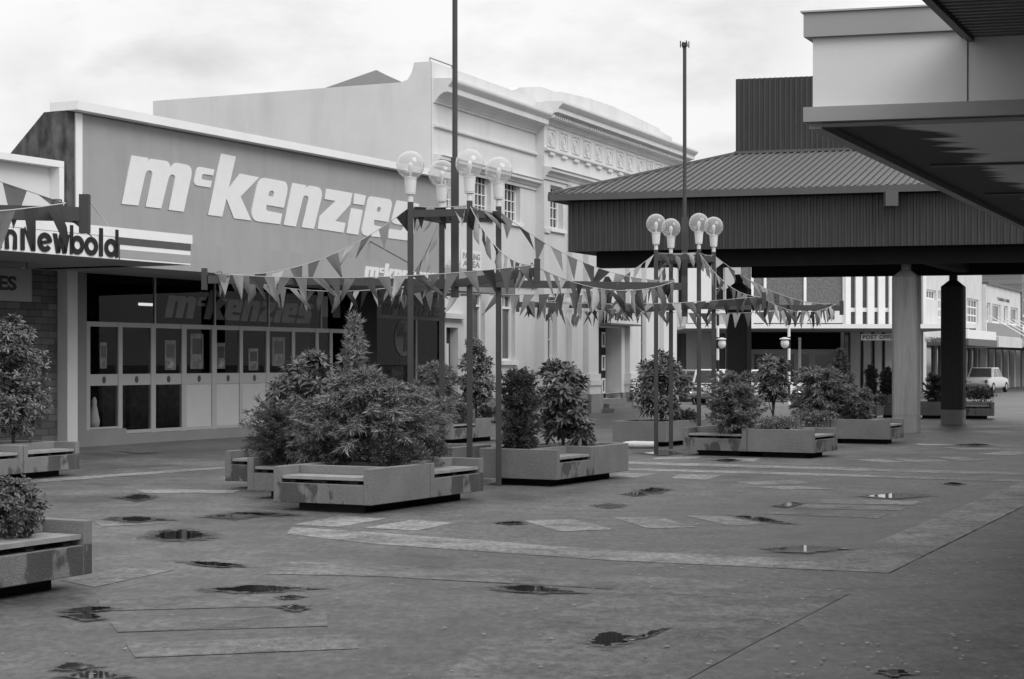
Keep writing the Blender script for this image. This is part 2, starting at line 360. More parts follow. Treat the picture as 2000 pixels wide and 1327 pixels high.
# puddles
def puddle_material():
    m = bpy.data.materials.new('rain_puddle'); m.use_nodes = True; nt = m.node_tree; N = nt.nodes; L = nt.links
    w = N['Principled BSDF']; w.inputs['Base Color'].default_value = (.02, .02, .02, 1); w.inputs['Roughness'].default_value = .03
    d = N.new('ShaderNodeBsdfPrincipled'); d.inputs['Base Color'].default_value = (.045, .045, .045, 1); d.inputs['Roughness'].default_value = .35
    t = N.new('ShaderNodeBsdfTransparent'); at_ = N.new('ShaderNodeAttribute'); at_.attribute_name = 'depth'
    g = N.new('ShaderNodeNewGeometry'); n = N.new('ShaderNodeTexNoise'); n.inputs['Scale'].default_value = 9; n.inputs['Detail'].default_value = 6; n.inputs['Roughness'].default_value = .65
    L.new(g.outputs['Position'], n.inputs['Vector'])
    ad = N.new('ShaderNodeMath'); ad.operation = 'MULTIPLY_ADD'; ad.inputs[1].default_value = 1.1; L.new(n.outputs['Fac'], ad.inputs[0]); L.new(at_.outputs['Fac'], ad.inputs[2])
    def rng(a, b_):
        r = N.new('ShaderNodeMapRange'); r.inputs['From Min'].default_value = a; r.inputs['From Max'].default_value = b_; L.new(ad.outputs[0], r.inputs['Value']); return r.outputs[0]
    m1 = N.new('ShaderNodeMixShader'); L.new(rng(.90, 1.01), m1.inputs[0]); L.new(d.outputs[0], m1.inputs[1]); L.new(w.outputs[0], m1.inputs[2])
    m2 = N.new('ShaderNodeMixShader'); L.new(rng(.62, .95), m2.inputs[0]); L.new(t.outputs[0], m2.inputs[1]); L.new(m1.outputs[0], m2.inputs[2])
    L.new(m2.outputs[0], N['Material Output'].inputs['Surface']); return m
M['puddle'] = puddle_material()
PUD = [(268,1016,56,4.5,0),(352,1047,62,9,0),(420,1104,62,3.5,.06),(462,1009,50,5,-.02),(268,973,32,5,0),
 (170,1193,44,5,-.05),(166,1207,36,6,.03),(500,1153,88,7,0),(566,1169,24,3.5,0),(572,1189,30,5,.05),(148,1306,48,7,-.02),(185,1322,58,8,.02),(268,884,30,1.6,.03),
 (1192,1251,46,13,-.1),(1268,1241,34,4,-.35),(1040,1153,80,6,.05),(1575,1074,68,6,0),(1745,1316,28,6,0),(1748,970,55,4.5,0),(1276,959,26,5,0),(1242,966,22,3,0),
 (1541,987,24,3.5,-.08),(1190,989,30,3.5,0),(1486,1016,46,4,.12),(1862,946,18,2,0),(1000,1023,24,3,0),
 (1905,870,30,2.5,0),(1420,900,20,2,0),(1290,886,34,3.5,0),(520,1005,50,3,.05),]
rp = random.Random(3)
def puddle_pts(cx, cy, rx, ry, tilt):
    n = 60; ry *= .85; rp_k = [rp.uniform(.75, 1.15) for _ in range(7)]; ph = [rp.uniform(0, 6.28) for _ in range(6)]; am = [.30, .26, .18, .14, .10, .08]; pts = []
    for i in range(n):
        t = 2*math.pi*i/n
        k = 1 + sum(a*math.sin((j+2)*t + p) for j, (a, p) in enumerate(zip(am, ph)))
        k = max(k, .25)
        k = .6 + .4*k; u = math.cos(t); x = rx*u*k*1.1; y = ry*math.sin(t)*(.35+.65*(1-abs(u)**1.3))*(.75+.5*k*rp_k[i % 7])
        pts.append((cx + x, cy + y + tilt*x))
    return pts
for (cx, cy, rx, ry, tl) in PUD:
    c = gnd(cx, cy, 0); rim = [gnd(x, y) for x, y in puddle_pts(cx, cy, rx*1.5, ry*1.7, tl)]; n = len(rim)
    mid = [c.lerp(p, .5) for p in rim]
    vs = [(p.x, p.y, .011) for p in rim] + [(p.x, p.y, .011) for p in mid] + [(c.x, c.y, .011)]
    fs = [(i, (i+1) % n, n+(i+1) % n, n+i) for i in range(n)] + [(n+i, n+(i+1) % n, 2*n) for i in range(n)]
    o = MB().add(vs, fs).build('puddle', M['puddle'], kind='structure')
    at_ = o.data.attributes.new('depth', 'FLOAT', 'POINT')
    for i in range(n): at_.data[i].value = 0; at_.data[n+i].value = .5
    at_.data[2*n].value = 1
# side road beyond the plaza with its kerb
MB().add([(-60, 70, .006), (90, 70, .006), (90, 90, .006), (-60, 90, .006)], [(0, 1, 2, 3)]).build('road', M['asphalt'], kind='structure')
MB().box(-60, 22.5, 90, 90.25, 0, .13).build('kerb', M['conc'], kind='structure')
MB().add([(-60, 90.25, .125), (22.5, 90.25, .125), (22.5, 97, .125), (-60, 97, .125)], [(0, 1, 2, 3)]).build('pavement', M['asphalt'], kind='structure')
# trodden litter and fallen leaves: nobody could count them
lt = MB(); rl = random.Random(11)
for i in range(420):
    px = rl.choice([rl.uniform(900, 2040), rl.uniform(0, 2040), rl.uniform(1450, 2040)]); py = 850 + 500*rl.random()**.8
    p = gnd(px, py); r = rl.uniform(.006, .022) ; a0 = rl.uniform(0, 6); n = 6
    lt.add([(p.x + r*rl.uniform(.5, 1.2)*math.cos(a0+k*math.pi/3), p.y + r*rl.uniform(.5, 1.2)*math.sin(a0+k*math.pi/3), .012+rl.uniform(0, .004)) for k in range(n)], [tuple(range(n))])
lt.build('litter', mat('pale_litter', .38, .8, .2, .3, 30), kind='stuff', label='pale flecks of litter and leaves scattered over the damp paving', cat='litter')

# ------------------------------------------------------------------ letterforms of the big shop sign, traced once
def zc(pts, sc, ox, oy): return [(ox + x/sc, oy + y/sc) for x, y in pts]
A = lambda p: zc(p, 8.295, 220, 280)
B = lambda p: zc(p, 7.37, 390, 280)
C_ = lambda p: zc(p, 8.294, 520, 320)
D = lambda p: zc(p, 8.845, 660, 350)
GLYPH = dict(
 m=[A([(303,200),(568,240),(556,325),(583,275),(598,260),(618,254),(850,288),(885,302),(910,335),(922,375),(928,412),(950,370),(985,335),(1010,323),(1040,321),(1200,352),(1240,375),(1262,415),(1272,460),(1266,530),(1140,1113),(893,1080),(1000,580),(999,545),(985,520),(955,508),(928,516),(908,540),(893,580),(775,1060),(522,1028),(630,520),(631,485),(620,460),(600,445),(575,443),(548,453),(527,482),(515,520),(405,1012),(133,985)])],
 c=[A([(1400,385),(1640,428),(1618,525),(1470,502),(1450,506),(1440,520),(1430,565),(1434,582),(1450,590),(1598,612),(1575,722),(1350,685),(1325,668),(1310,640),(1312,600),(1348,430),(1368,398)])],
 k=[B([(303,152),(512,192),(408,648),(575,440),(850,492),(580,770),(735,1115),(485,1082),(375,800),(315,1060),(108,1033)])],
 e=[B([(925,500),(1205,550),(1232,565),(1250,603),(1257,650),(1250,720),(1202,932),(958,890),(948,920),(948,950),(958,970),(980,978),(1180,1015),(1150,1168),(830,1128),(790,1115),(760,1085),(743,1040),(738,1000),(745,940),(822,600),(843,548),(880,512)]), B([(1000,692),(1025,683),(1048,690),(1062,715),(1052,775),(980,758),(988,715)])],
 n=[C_([(420,312),(635,350),(620,415),(650,378),(690,358),(735,362),(820,378),(860,398),(885,435),(893,490),(885,560),(762,1058),(562,1030),(675,575),(670,545),(655,525),(630,518),(605,525),(588,550),(580,580),(468,1022),(268,990)])],
 z=[C_([(970,405),(1388,478),(1350,665),(1108,930),(1275,962),(1242,1120),(820,1055),(862,850),(1108,605),(932,575)])],
 i=[D([(285,248),(475,288),(440,455),(250,428)]), D([(228,503),(420,538),(340,965),(133,935)])],
 e2=[D([(560,300),(875,348),(905,370),(922,410),(922,460),(860,745),(620,705),(612,740),(612,780),(625,800),(840,848),(805,1018),(470,980),(425,960),(402,920),(402,870),(505,380),(525,325)]), D([(680,490),(700,482),(722,492),(733,520),(722,575),(658,560),(668,510)])],
 s=[D([(1030,370),(1395,430),(1365,560),(1180,525),(1160,535),(1150,600),(1165,625),(1290,650),(1325,680),(1335,730),(1330,790),(1285,1010),(1260,1055),(1215,1068),(855,1022),(885,862),(1085,890),(1110,875),(1118,830),(1105,800),(975,775),(935,755),(918,715),(925,680),(1000,400),(1012,378)])])

# ------------------------------------------------------------------ grey variety store
ST = Facade((-8.89, 37.0), math.atan(1800/F))
WORD = {k: [[ST.hit(x, y) for x, y in lp] for lp in v] for k, v in GLYPH.items()}      # (s, z) in metres on the sign board
sall = [p for v in WORD.values() for lp in v for p in lp]
WX0, WX1 = min(p[0] for p in sall), max(p[0] for p in sall); WZ0, WZ1 = min(p[1] for p in sall), max(p[1] for p in sall)
def sign_word(name, x0, x1, z0, z1, y, depth, m, parent):
    """the whole word as separate letters, fitted into a box"""
    for k, loops in WORD.items():
        lp2 = [[((a-WX0)/(WX1-WX0)*(x1-x0), (b-WZ0)/(WZ1-WZ0)*(z1-z0)) for a, b in lp] for lp in loops]
        link_mesh(name, outline_mesh(name, lp2, depth, front(x0, y, z0)), m, parent)

store = ST.root('store_building', label='grey variety store with a huge sloping-lettered sign board above dark glass doors', cat='shop')
sE = ST.s_(868); sL = ST.s_(147)
ZT = 6.88
MB().box(sL, sE, .0, .25, 3.62, ZT).build('sign_board', M['mcgrey'], store)
sign_word('letter', WX0, WX1, WZ0, WZ1, 0, .02, M['offwhite'], store)
MB().box(sL-.01, ST.s_(159), -.03, 0, 4.2, ZT).build('edge_trim', M['white'], store)
cop = MB(); cop.box(sL-.25, sE, -.28, .45, ZT+.02, ZT+.20); cop.build('coping', M['white'], store)
# stained gable wall on the left, falling backwards
gw = MB(); gw.prism([(sL-.02, .02, 0), (sL-.02, .55, 0), (sL-.02, 14, 0), (sL-.02, 14, 4.4), (sL-.02, 2.9, 4.9), (sL-.02, .62, ZT+.02), (sL-.02, .02, ZT+.02)], (-.22, 0, 0))
gw.build('gable_wall', M['stained'], store)
MB().prism([(sL, .3, 5.6), (sL, 14, 4.3), (sL, 14, 4.1), (sL, .3, 5.4)], (sE-sL, 0, 0)).build('roof', M['gutter'], store)
# canopy
MB().box(ST.s_(385, -2.4)-2.5, sE-.3, -2.4, -2.3, 3.60, 4.17).build('canopy_fascia', M['mcgrey'], store)
MB().box(ST.s_(385, -2.4)-2.5, sE-.3, -2.3, -.002, 3.60, 3.66).build('canopy_soffit', M['fascia'], store)
MB().box(ST.s_(385, -2.4)-2.5, sE-.3, -2.3, -.002, 4.05, 4.10).build('canopy_top', M['gutter'], store)
fx0 = ST.s_(710, -2.4); fx1 = ST.s_(856, -2.4)
sign_word('small_letter', fx0, fx1, 3.68, 4.13, -2.4, .015, M['offwhite'], store)
for px in (723,):
    a = ST.hit(px, 472); b_ = ST.hit(797, 513, -2.2); st = MB().tube((a[0], 0, a[1]), (b_[0], -2.2, b_[1]), .016, n=6).build('stay_rod', M['gutter'], store)
# left pier, plinth, shopfront
xp0, xp1 = ST.s_(135), ST.s_(168)
MB().box(xp0, xp1, -.02, .6, 0, 3.60).build('pier', M['mcwall'], store)
xw = ST.s_(735)
MB().box(xp1, ST.s_(246), -.015, .35, 0, .34).build('stallriser', M['mcwall'], store)
MB().box(ST.s_(246)+.003, xw, .02, .4, 0, .22).build('step', M['mcwall'], store)
MB().box(ST.s_(690), xw, -.02, .5, .223, 3.60).build('pillar', M['dark'], store)
# frames: verticals and rails of the door run
vpx = [(172,180),(235,243),(299,308),(359,368),(418,427),(472,478),(524,530),(574,580),(620,626),(648,653),(684,690)]
fr = MB()
zb, zt_, zr0, zr1, ztop = .34, 2.52, 1.24, 1.52, 3.46
def ztf(py, px): return ST.hit(px, py)[1]
for k, (a, b) in enumerate(vpx):
    x0, x1 = ST.s_(a), ST.s_(b)
    fr.box(x0, x1, .05, .13, (.34 if k == 0 else .22), 2.60)
for k in range(len(vpx)-1):
    x0, x1 = ST.s_(vpx[k][1]), ST.s_(vpx[k+1][0])
    fr.box(x0, x1, .06, .12, 2.50, 2.60)
    fr.box(x0, x1, .06, .12, (.345 if k == 0 else .225), .30 if k else .39)
fr.build('door_frame', M['metal'], store)
for k in range(len(vpx)-1):
    x0, x1 = ST.s_(vpx[k][1]), ST.s_(vpx[k+1][0])
    rail = MB().box(x0, x1, .065, .115, 1.26, 1.50).build('door_rail', M['metal'], store)
    if k < 8:
        xm = (x0+x1)/2; MB().prism([(xm+.055*math.cos(t*.524), .062, 1.38+.075*math.sin(t*.524)) for t in range(12)], (0, -.008, 0)).build('emblem', M['brown'], rail)
    MB().box(x0, x1, .085, .091, 1.50, 2.50).build('door_glass', M['glass'], store)
    if k in (3, 4, 5): MB().box(x0, x1, .08, .10, .30, 1.26).build('door_panel', M['cream'], store)
    else: MB().box(x0, x1, .085, .091, .39 if k == 0 else .30, 1.26).build('door_glass', M['glass'], store)
    if k in (2, 3, 4, 5, 6, 0):
        w = (x1-x0)*(.24, 0, .42, .5, .36, .4, .55)[k]; xm = (x0+x1)/2 + (.05, 0, .14, .0, -.2, .04, 0)[k]; zp = (1.62, 0, 1.58, 1.60, 1.6, 1.56, 1.66)[k]; hp = (.55, 0, .66, .80, .60, .52, .7)[k]
        p_ = MB().box(xm-w/2, xm+w/2, .12, .125, zp, zp+hp).build('poster', M['poster'], store)
        MB().box(xm-w*.36, xm+w*.36, .112, .119, zp+hp*.42, zp+hp*.86).build('poster_picture', M['gutter'] if k % 2 else M['mcwall'], p_)
        MB().prism([(xm-w*.3, .118, zp+hp*.08), (xm+w*.1, .118, zp+hp*.05), (xm+w*.34, .118, zp+hp*.2), (xm+w*.05, .118, zp+hp*.34), (xm-w*.1, .118, zp+hp*.2)], (0, -.005, 0)).build('poster_shape', M['white'] if k in (2, 4) else M['fascia'], p_)
ux = [172, 308, 425, 530, 632, 690]
for a, b in zip(ux[:-1], ux[1:]):
    x0, x1 = ST.s_(a)+.02, ST.s_(b)-.02
    MB().box(x0, x1, .085, .091, 2.60, 3.56).build('fanlight_glass', M['glass'], store)
    MB().box(x0-.04, x0, .06, .12, 2.60, 3.60).build('mullion', M['metal'], store)
# the room behind, with hung word, strip light, counters
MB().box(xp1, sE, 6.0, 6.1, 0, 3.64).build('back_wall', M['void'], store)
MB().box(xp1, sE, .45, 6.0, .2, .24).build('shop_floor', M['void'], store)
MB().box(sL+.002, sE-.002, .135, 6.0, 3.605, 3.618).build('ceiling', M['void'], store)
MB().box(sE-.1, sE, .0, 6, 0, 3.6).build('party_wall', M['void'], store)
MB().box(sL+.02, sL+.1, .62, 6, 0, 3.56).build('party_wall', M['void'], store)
M['ghost'] = mat('dull_lettering', .5, .8, .2, .1)
sign_word('window_letter', ST.s_(321, .3), ST.s_(612, .3), 2.72, 3.42, .3, .01, M['ghost'], store)
for (a, b) in ((628, 640), (650, 664)):
    MB().box(ST.s_(a, .3), ST.s_(b, .3), .29, .3, 2.9, 3.42).build('window_sticker', M['ghost'], store)
M['tubelight'] = bpy.data.materials.new('lit_tube'); M['tubelight'].use_nodes = True
_e = M['tubelight'].node_tree.nodes['Principled BSDF']; _e.inputs['Emission Color'].default_value = (1, 1, 1, 1); _e.inputs['Emission Strength'].default_value = 1.2
MB().tube((ST.s_(272, 2.2), 2.2, ST.hit(285, 595, 2.2)[1]), (ST.s_(298, 2.2), 2.2, ST.hit(285, 595, 2.2)[1]), .035).build('strip_light', M['tubelight'], store)
rs = random.Random(5)
for k in range(9):
    x = ST.s_(200+k*55, 1.8); h = rs.uniform(.7, 1.3)
    MB().box(x, x+.8, 1.8, 2.4, .24, .24+h).build('display_counter', mat('counter_tone', rs.uniform(.05, .16), .7, .2, .5, 6), store)
# pale rag doll shape in the end window: a small draped display figure
MB().lathe([(.10, 0), (.12, .15), (.07, .42), (.05, .5), (.06, .58), (.02, .66)], (ST.s_(184, .25), .25, .36), 12).build('display_figure', M['white'], store, smooth=True)
# right-hand window bay with dark fascia word and round emblem
x0, x1 = xw+.01, sE-.11
MB().box(x0, x1, .05, .12, 2.92, 3.60).build('inner_fascia', M['mcwall'], store)
sign_word('dark_letter', ST.s_(745, .05), ST.s_(882, .05)-.3, 3.0, 3.42, .05, .012, M['black'], store)
MB().box(x0, x1, .085, .091, .5, 2.92).build('shop_window', M['glass'], store)
MB().box(x0, x1, .02, .3, .0, .5).build('stallriser', M['mcwall'], store)
cxm = ST.s_(790, .06); cz = 2.42
disc = MB().prism([(cxm+.5*math.cos(t*.196), .07, cz+.5*math.sin(t*.196)) for t in range(32)], (0, .012, 0)).build('emblem_disc', mat('disc_grey', .16, .7, .3, .05), store)
for k, ch in enumerate(('m', 'k')):
    loops = WORD[ch]; a0 = min(p[0] for lp in loops for p in lp); a1 = max(p[0] for lp in loops for p in lp)
    b0 = min(p[1] for lp in loops for p in lp); b1 = max(p[1] for lp in loops for p in lp)
    w, h = (.42, .36) if k == 0 else (.4, .55)
    lp2 = [[((a-a0)/(a1-a0)*w, (b-b0)/(b1-b0)*h) for a, b in lp] for lp in loops]
    link_mesh('emblem_letter', outline_mesh('emblem_letter', lp2, .01, front(cxm + (-.40 if k == 0 else -.05), .069, cz + (.02 if k == 0 else -.38))), M['black'], disc)
for px in (760, 800, 840):
    MB().box(ST.s_(px, 1), ST.s_(px+22, 1), .9, 1.3, .5, 1.5 + rs.random()*.5).build('display_stand', mat('stand_tone', rs.uniform(.08, .25), .7, .2, .6, 7), store)
MB().box(ST.s_(812, .05), ST.s_(812, .05)+.05, .03, .084, .5, 2.92).build('mullion', M['metal'], store)

# ------------------------------------------------------------------ neighbouring shop on the left
nb = ST.root('shop_building', label='low white-framed shop at the left edge with brick front under its canopy', cat='shop')
nr = ST.s_(108, -.02); nx = nr-14
def zN(py, px, y=0): return ST.hit(px, py, y)[1]
zt = zN(317, 108)
MB().box(nx, nr, -.25, .4, zt-.13, zt).build('parapet_frame', M['white'], nb)
MB().box(nr-.14, nr, -.25, .4, 4.1, zt-.133).build('parapet_frame', M['white'], nb)
MB().box(nx, nr-.143, .0, .1, 4.1, zt-.133).build('parapet_wall', M['render'], nb)
MB().box(nx, ST.s_(112), .0, .3, 0, 3.6).build('brick_wall', M['brick'], nb)
MB().box(ST.s_(113), ST.s_(133), -.25, .02, 0, 3.6).build('pier', M['rowwhite'], nb)
MB().box(nx, nr, .42, 12, 4.1, 4.3).build('roof', M['gutter'], nb)
OFF = -3.8
cr = ST.s_(372, OFF); sx = ST.s_(232, OFF)
zb0 = 3.60; 
MB().box(nx, cr, OFF, OFF+.1, zb0, 4.0).build('canopy_fascia', M['white'], nb)
MB().box(nx, cr+.05, OFF-.010, OFF+.06, 4.003, 4.17).build('canopy_cap', M['white'], nb)
MB().box(nx, cr, OFF+.1, -.26, zb0, zb0+.08).build('canopy_soffit', M['fascia'], nb)
MB().box(nx, cr, OFF+.1, -.26, 3.99, 4.06).build('canopy_roof', M['gutter'], nb)
MB().box(sx+.02, cr, OFF-.008, OFF, zb0+.27, zb0+.398).build('dark_stripe', M['gutter'], nb)
MB().box(sx+.02, cr, OFF-.008, OFF, zb0+.035, zb0+.185).build('light_stripe', mat('stripe_grey', .34, .7, .3, .03), nb)
# lettering: round black lower-case letters with tall stems
tw = cr - 0
Lh = .33
def newb():
    T = .09                    # stroke
    def ring(cx, cz, r, w):
        n = 28; return [[(cx+r*math.cos(2*math.pi*i/n), cz+r*math.sin(2*math.pi*i/n)) for i in range(n)], [(cx+(r-w)*math.cos(2*math.pi*i/n), cz+(r-w)*math.sin(2*math.pi*i/n)) for i in range(n)]]
    def bar(x0, x1, z0, z1): return [[(x0, z0), (x1, z0), (x1, z1), (x0, z1)]]
    r = Lh/2; G = []
    x = 0
    def put(l): G.append(l)
    # a, n
    put(ring(x+r, r, r, T)); put(bar(x+2*r-T*.8, x+2*r+.02, 0, Lh)); x += 2*r+.09
    def nn(x):
        n = 14; o = [(x, 0), (x, Lh)] + [(x+T, Lh)] + [(x+.13+.13*math.cos(t), Lh-.13+.13*math.sin(t)) for t in [math.pi*.62 - i*math.pi*.62/n for i in range(n+1)]] + [(x+.26, 0), (x+.26-T, 0)]
        o += [(x+.13+.055*math.cos(t), Lh-.13+.055*math.sin(t)) for t in [i*math.pi/n for i in range(n+1)]] + [(x+T, 0)]
        return [o]
    put(nn(x)); x += .34
    put(bar(x, x+T, 0, .36)); put([[(x+T, .33), (x+.24, 0), (x+.30, .0), (x+.30, .06), (x+T, .40)]]); put(bar(x+.24, x+.24+T, 0, .5)); x += .38   # capital N
    cx, cz = x+r, r; n = 30       # e
    o = [(cx+r*math.cos(t), cz+r*math.sin(t)) for t in [R(-40) - i*R(320)/n + R(360) - 0 for i in range(0)]]
    a0, a1 = R(12), R(325)
    o = [(cx+r*math.cos(a0+(a1-a0)*i/n), cz+r*math.sin(a0+(a1-a0)*i/n)) for i in range(n+1)] + [(cx+(r-T)*math.cos(a1+(a0-a1)*i/n), cz+(r-T)*math.sin(a1+(a0-a1)*i/n)) for i in range(n+1)]
    put([o]); put([[(cx-r+.05, cz-.05), (cx+r-.01, cz+.0), (cx+r-.005, cz+.055), (cx-r+.05, cz+.01)]]); x += 2*r+.02
    for (p, q) in ((0, .075), (.15, .075), (.15, .225), (.30, .225)):     # w
        put([[(x+p, Lh), (x+p+T, Lh), (x+q+T, 0), (x+q, 0)]])
    x += .40
    put(bar(x, x+T*.8, 0, .50)); put(ring(x+r+.01, r, r, T)); x += 2*r+.015
    put(ring(x+r, r, r, T)); x += 2*r+.03
    put(bar(x, x+T, 0, .50)); x += T+.04
    put(ring(x+r, r, r, T)); put(bar(x+2*r-T*.6, x+2*r+.02, 0, .50)); x += 2*r+.02
    return G, x
G, wtot = newb()
lx1 = sx - .03; sc_ = (lx1 - ST.s_(12, OFF)) / (wtot - .46)
for l in G:
    link_mesh('letter', outline_mesh('letter', [[(a*sc_, b) for a, b in lp] for lp in l], .012, front(lx1-wtot*sc_, OFF-.011, zb0+.03)), M['black'], nb)
MB().box(sx+.0, sx+.018, OFF-.012, OFF, zb0, 4.0).build('panel_edge', M['gutter'], nb)
MB().tube((ST.s_(178, OFF)-.1, OFF+.1, 4.75), (ST.s_(222, OFF), OFF+.1, 4.16), .012, n=6).build('stay_rod', M['rope'], nb)
# hanging board under that canopy
hy = -1.6
hb = ST.root('hanging_sign', label='grey hanging board with black letters ES under the canopy at the left edge', cat='sign')
h1 = ST.hit(62, 526, hy); h0 = ST.hit(62, 590, hy); hl = ST.s_(-40, hy)
MB().box(hl, h1[0], hy, hy+.06, h0[1], h1[1]).build('board', mat('grey_board', .26, .7, .3, .05), hb)
link_mesh('letters', text_mesh('letters', 'ES', ST.s_(32, hy)-ST.s_(-3, hy), .27, .01, front(ST.s_(-3, hy), hy, h0[1]+.19), .035), M['black'], hb)
MB().tube((hl+.2, hy+.03, h1[1]), (hl+.2, hy+.03, 3.6), .012).tube((h1[0]-.1, hy+.03, h1[1]), (h1[0]-.1, hy+.03, 3.6), .012).build('hanger', M['brown'], hb)
# ------------------------------------------------------------------ helper: a front wall with real openings
def wall_holes(mb, x0, x1, z0, z1, y, holes, depth=.22):
    xs = sorted(set([x0, x1] + [h[0] for h in holes] + [h[1] for h in holes])); zs = sorted(set([z0, z1] + [h[2] for h in holes] + [h[3] for h in holes]))
    for i in range(len(xs)-1):
        for j in range(len(zs)-1):
            cx, cz = (xs[i]+xs[i+1])/2, (zs[j]+zs[j+1])/2
            if any(h[0] < cx < h[1] and h[2] < cz < h[3] for h in holes): continue
            mb.add([(xs[i], y, zs[j]), (xs[i+1], y, zs[j]), (xs[i+1], y, zs[j+1]), (xs[i], y, zs[j+1])], [(0, 1, 2, 3)])
    for a, b, c, d in holes:
        yb = y + depth
        mb.add([(a, y, c), (b, y, c), (b, y, d), (a, y, d), (a, yb, c), (b, yb, c), (b, yb, d), (a, yb, d)], [(0, 4, 5, 1), (1, 5, 6, 2), (2, 6, 7, 3), (3, 7, 4, 0)])
    return mb
def window(parent, x0, x1, z0, z1, y, depth=.2, cols=3, rows=4, fm=None, gm=None, sill=True, frame=.07, bar=.03, name='window'):
    fm = fm or M['white']; gm = gm or M['darkglass']
    yf = y + depth - .06
    f = MB(); f.box(x0, x0+frame, yf, yf+.06, z0, z1).box(x1-frame, x1, yf, yf+.06, z0, z1).box(x0+frame, x1-frame, yf, yf+.06, z0, z0+frame).box(x0+frame, x1-frame, yf, yf+.06, z1-frame, z1)
    for i in range(1, cols):
        x = x0 + (x1-x0)*i/cols; f.box(x-bar/2, x+bar/2, yf+.01, yf+.05, z0+frame, z1-frame)
    for i in range(1, rows):
        z = z0 + (z1-z0)*i/rows; f.box(x0+frame, x1-frame, yf+.015, yf+.045, z-bar/2, z+bar/2)
    w = f.build(name, fm, parent)
    MB().add([(x0, yf+.055, z0), (x1, yf+.055, z0), (x1, yf+.055, z1), (x0, yf+.055, z1)], [(0, 1, 2, 3)]).build('pane', gm, w)
    if sill: MB().box(x0-.12, x1+.12, y-.09, y+.03, z0-.13, z0-.002).build('sill', fm, w)
    return w

# ------------------------------------------------------------------ classical bank
BK = Facade((-2.29, 51.0), math.atan(1480/F))
bank = BK.root('bank_building', label='cream classical bank with cornice, roundel frieze and tall small-paned windows', cat='bank')
YC = -.30
sm = BK.s_(1046); se = BK.s_(1322, YC)
ZL, ZC = 10.32, 10.2
def H(px, py, y=0): return BK.hit(px, py, y)
up = []
z0u, z1u = H(1000, 433)[1], H(1000, 350)[1]
for a, b in ((872, 892), (928, 959), (986, 1016)): up.append((BK.s_(a), BK.s_(b), z0u, z1u))
lo = []
gz0, gz1 = H(995, 705)[1], H(995, 575)[1]
for a, b in ((923, 947), (981, 1006)): lo.append((BK.s_(a), BK.s_(b), gz0, gz1))
dr = (BK.s_(868), BK.s_(891), .1, H(880, 640)[1])
mb = MB(); wall_holes(mb, 0, sm, .65, ZL, 0, up + lo + [dr if False else (dr[0], dr[1], .65, dr[3])], .24)
mb.build('front_wall', M['bank'], bank)
MB().box(0, dr[0], -.05, .1, 0, .65).box(dr[1], sm, -.05, .1, 0, .65).build('base_course', M['bankbase'], bank)
for h in up: window(bank, *h, 0, .22, 4, 4)
for h in lo:
    w = window(bank, *h, 0, .22, 1, 1, gm=M['greyglass'])
    zz = h[2] + (h[3]-h[2])*.78; MB().box(h[0]+.05, h[1]-.05, .14, .2, zz, zz+.07).build('transom', M['white'], w)
    xm = (h[0]+h[1])/2; MB().box(xm-.02, xm+.02, .15, .19, zz+.07, h[3]-.05).build('glazing_bar', M['white'], w)
d = MB().box(dr[0], dr[1], .2, .26, .1, dr[3]).build('side_door', M['brown'], bank)
MB().box(dr[0]-.25, dr[0], -.06, .0, .65, dr[3]+.25).box(dr[1], dr[1]+.25, -.06, .0, .65, dr[3]+.25).box(dr[0], dr[1], -.06, 0, dr[3], dr[3]+.25).box(dr[0]-.35, dr[1]+.4, -.22, 0, dr[3]+.255, dr[3]+.4).build('door_surround', M['bank'], bank)
for zz in ((.4, 1.2), (1.35, 2.3)):
    MB().box(dr[0]+.15, dr[1]-.15, .17, .2, *zz).build('door_panel', M['white'], d)
# side wall facing the camera, with swept parapet end, and body
MB().prism([(-.004, .01, 0), (-.004, 9.4, 0), (-.004, 9.4, 9.72), (-.004, .95, 9.78), (-.004, .75, 9.85), (-.004, .62, 10.05), (-.004, .55, ZL-.003), (-.004, .01, ZL-.003)], (.35, 0, 0)).build('side_wall', M['bank'], bank)
MB().box(.352, se-.2, .5, 9.2, 8.9, 9.3).build('roof', M['gutter'], bank)
MB().box(.352, se-.2, 9.0, 9.3, 0, 9.3).build('rear_wall', M['bank'], bank)
MB().tube((.1, .1, ZL), (.1, .1, ZL+.10), .02).tube((1.6, .1, ZL), (1.6, .1, ZL+.10), .02).tube((.1, .1, ZL+.12), (1.6, .1, ZL+.12), .02).build('roof_rail', M['metal'], bank)
# mouldings
def mould(name, x0, x1, y, prof, parent=bank, m=None):
    # prof: (projection, z) from the bottom up, swept along the wall
    pts = [(x0, y+.01, prof[0][1])] + [(x0, y-p, z) for p, z in prof] + [(x0, y+.01, prof[-1][1])]
    return MB().prism(pts, (x1-x0, 0, 0)).build(name, m or M['bank'], parent)
mould('cornice', .12, sm+.002, 0, [(.05, 9.16), (.07, 9.22), (.10, 9.24), (.13, 9.30), (.20, 9.36), (.22, 9.38), (.30, 9.42), (.33, 9.44), (.46, 9.45), (.46, 9.60), (.48, 9.62), (.52, 9.66), (.58, 9.72), (.60, 9.76), (.60, 9.82), (.0, 9.86)])
mould('string_course', .12, sm, 0, [(.06, 8.46), (.09, 8.48), (.09, 8.54), (.02, 8.57)])
mould('architrave', .12, sm, 0, [(.05, 7.33), (.05, 7.42), (.10, 7.44), (.13, 7.50), (.20, 7.54), (.24, 7.55), (.24, 7.62), (.28, 7.66), (.02, 7.70)])
mould('sill_course', .12, sm, 0, [(.06, gz1+.28), (.08, gz1+.30), (.08, gz1+.38), (.02, gz1+.4)])
